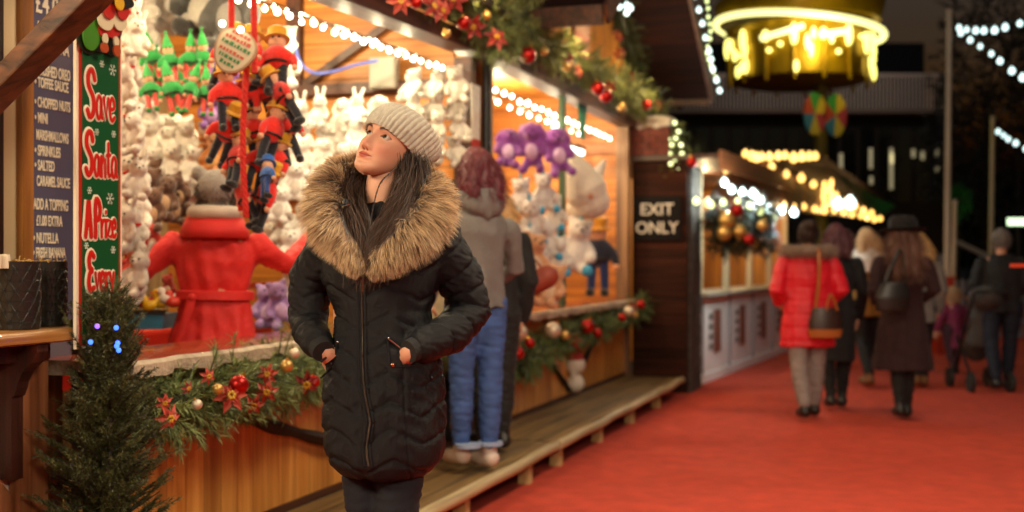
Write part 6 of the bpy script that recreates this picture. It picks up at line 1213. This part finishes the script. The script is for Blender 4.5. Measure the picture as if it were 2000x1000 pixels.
for x, y0, y1 in ((1641, 300, 345), (1699, 290, 330), (1739, 290, 370), (1740, 300, 320), (1782, 292, 308), (1800, 295, 312), (1828, 290, 306), (1700, 345, 360), (1828, 325, 335)):
    pb('window_reflection', mat('reflection_glow', 'FFFFFF', .5, emit=.16, ecol=(.9, .75, .35)), (X(x-3), 35.90, ZZ(y1)), (X(x+3), 35.93, ZZ(y0)))  # glowing strips imitate lights reflected in the dark windows
pb('low_wall', mat('low_wall', '2A1C14', .8, noise=.4, scale=2), (X(1680, 30), 30, 0), (X(1850, 30), 30.3, ZZ(395, 30)))
# ---- poles and strings on the right
def pole(label, px, top, bot, Z, r):
    t = thing('light_pole', label, 'pole', P(px, bot, Z)); b = MB(); b.tube([P(px+4, top, Z), P(px-2, bot, Z)], [r, r*1.25], 10); b.build('shaft', mat('pale_pole', 'C8B8A0', .5), t, P(px, bot, Z)); b = MB(); b.ball(P(px+4, top, Z), r*1.3); b.build('cap', mat('pale_pole'), t, P(px, bot, Z))
pole('tall pale pole carrying two strings of white bulbs', 1850, 22, 660, 17.5, .038); pole('thinner pale pole further right with a bulb string', 1935, 232, 640, 24, .042)
pole('short pale post beside the tall pole', 1861, 395, 640, 19, .035)
bulbs('string_lights', 'upper white bulb string running right from the tall pole', 'string lights', [P(1866, 47, 17.4), P(1930, 52, 15.5), P(2060, 25, 13)], 9, .036, BC)
bulbs('string_lights', 'lower white bulb string slanting down right from the tall pole', 'string lights', [P(1868, 52, 17.3), P(1940, 100, 15.5), P(2060, 195, 13)], 9, .036, BC)
bulbs('string_lights', 'low white bulb string right of the thinner pole', 'string lights', [P(1945, 248, 23), P(1975, 268, 21), P(2040, 305, 19)], 6, .042, BC)
# fence, ramp, red box
fe = thing('picket_fence', 'white picket fence beyond the orange box', 'fence', (fx(1870, 21), 21, 0)); o_ = (fx(1870, 21), 21, 0)
WF = mat('white_fence', '8A8C98', .6)
for i in range(15):
    x = fx(1806+i*14, 21); b = MB(); z1 = ZZ(545, 21) if i > 3 else ZZ(495, 21); b.prism([(x, .02), (x+.07, .02), (x+.07, z1-.04), (x+.035, z1), (x, z1-.04)], .03, lambda u, v, w_: Vector((u, 21+w_, v))); b.build('picket', WF, fe, o_, smooth=False)
b = MB(); b.box((fx(1800, 21), 21.035, .25), (fx(2010, 21), 21.07, .33)); b.box((fx(1800, 21), 21.035, ZZ(575, 21)), (fx(2010, 21), 21.07, ZZ(568, 21))); b.build('rail', WF, fe, o_, smooth=False)
rp_ = thing('ramp_rail', 'white handrail sloping down behind the fence', 'handrail', P(1870, 470, 23)); o_ = P(1870, 470, 23)
b = MB(); b.beam(P(1868, 472, 23), P(1932, 502, 23), .06, .08); [b.beam(P(x, y, 23), P(x, 600, 23), .06, .06) for x, y in ((1874, 474), (1895, 484), (1925, 498))]; b.build('rails', mat('white_metal', '8A8680', .5), rp_, o_, smooth=False)
bx_ = thing('orange_box', 'tall orange red box beside the pale pole', 'box', P(1846, 686, 17.4)); o_ = P(1846, 686, 17.4); xx = [fx(1830, 17.4), fx(1864, 17.4)]
b = MB(); b.box((xx[0], 17.4, .004), (xx[1], 17.75, ZZ(545, 17.4))); b.build('box_body', mat('orange_paint', 'B8381A', .5, noise=.15, scale=3), bx_, o_, smooth=False); b = MB(); b.box((xx[0]-.02, 17.38, ZZ(545, 17.4)+.001), (xx[1]+.02, 17.77, ZZ(540, 17.4))); b.build('lid', mat('orange_paint'), bx_, o_, smooth=False)
b = MB(); b.box((fx(1978, 8.5), 8.5, ZZ(522, 8.5)), (fx(2040, 8.5), 8.55, ZZ(515, 8.5))); o = b.build('barrier_bar', mat('bar_orange', 'D8482A', .4), None, smooth=False); tag(o, 'orange barrier bar entering at the right edge in front of the man', 'barrier')
sgn_ = thing('lit_sign', 'small glowing green white sign at the right edge', 'sign', P(1988, 432, 20)); o_ = P(1988, 432, 20); b = MB(); b.box(P(1970, 440, 20), P(2010, 426, 20)+Vector((0, .06, 0))); b.build('panel', mat('sign_glow', 'FFFFFF', .4, emit=1.3, ecol=(.7, 1, .6)), sgn_, o_, smooth=False); b = MB(); b.beam(P(1990, 441, 20)+Vector((0, .03, 0)), P(1990, 640, 20), .05, .05); b.build('post', mat('black_metal'), sgn_, o_, smooth=False)
# trees at the right, one lit green
def bush(label, px, py, Z, rx, rz_, n, c1, c2, nm='conifer_tree'):
    c = P(px, py, Z); t = thing(nm, label, 'tree', (c.x, c.y, 0)); o_ = (c.x, c.y, 0); b = MB()
    pp = rng.normal(size=(n, 3)); pp /= np.linalg.norm(pp, axis=1, keepdims=True); pp *= rng.uniform(.5, 1, (n, 1)); pos = np.array(c)+pp*np.array([rx, rx, rz_]); sprigs(b, pos, pp+rng.normal(size=(n, 3))*.5, np.full(n, rx*.25), 14, rx*.12, .02, c1, c2); b.build('crown', FOL, t, o_, colattr=True, smooth=False)
    b = MB(); b.tube([(c.x, c.y, 0), (c.x, c.y, c.z)], [rx*.09, rx*.04], 8); b.build('trunk', LOG, t, o_)
bush('dark tall tree behind the bulb strings at the right edge', 1925, 200, 30, 1.2, 4.4, 900, (.004, .006, .003), (.014, .018, .008)); bush('dark tree behind the tall pale pole', 1870, 320, 32, .9, 2.4, 600, (.004, .006, .003), (.014, .018, .008)); bush('dark tree cut by the right edge', 1990, 300, 28, 1.0, 3.2, 700, (.004, .006, .003), (.014, .018, .008))
bush('shrub floodlit green behind the pale poles', 1872, 395, 26, .28, .42, 260, (.01, .05, .01), (.03, .20, .03), 'shrub'); lamp('green_spot', 'POINT', P(1866, 405, 25.2), 2.2, (.05, 1, .12), .08)
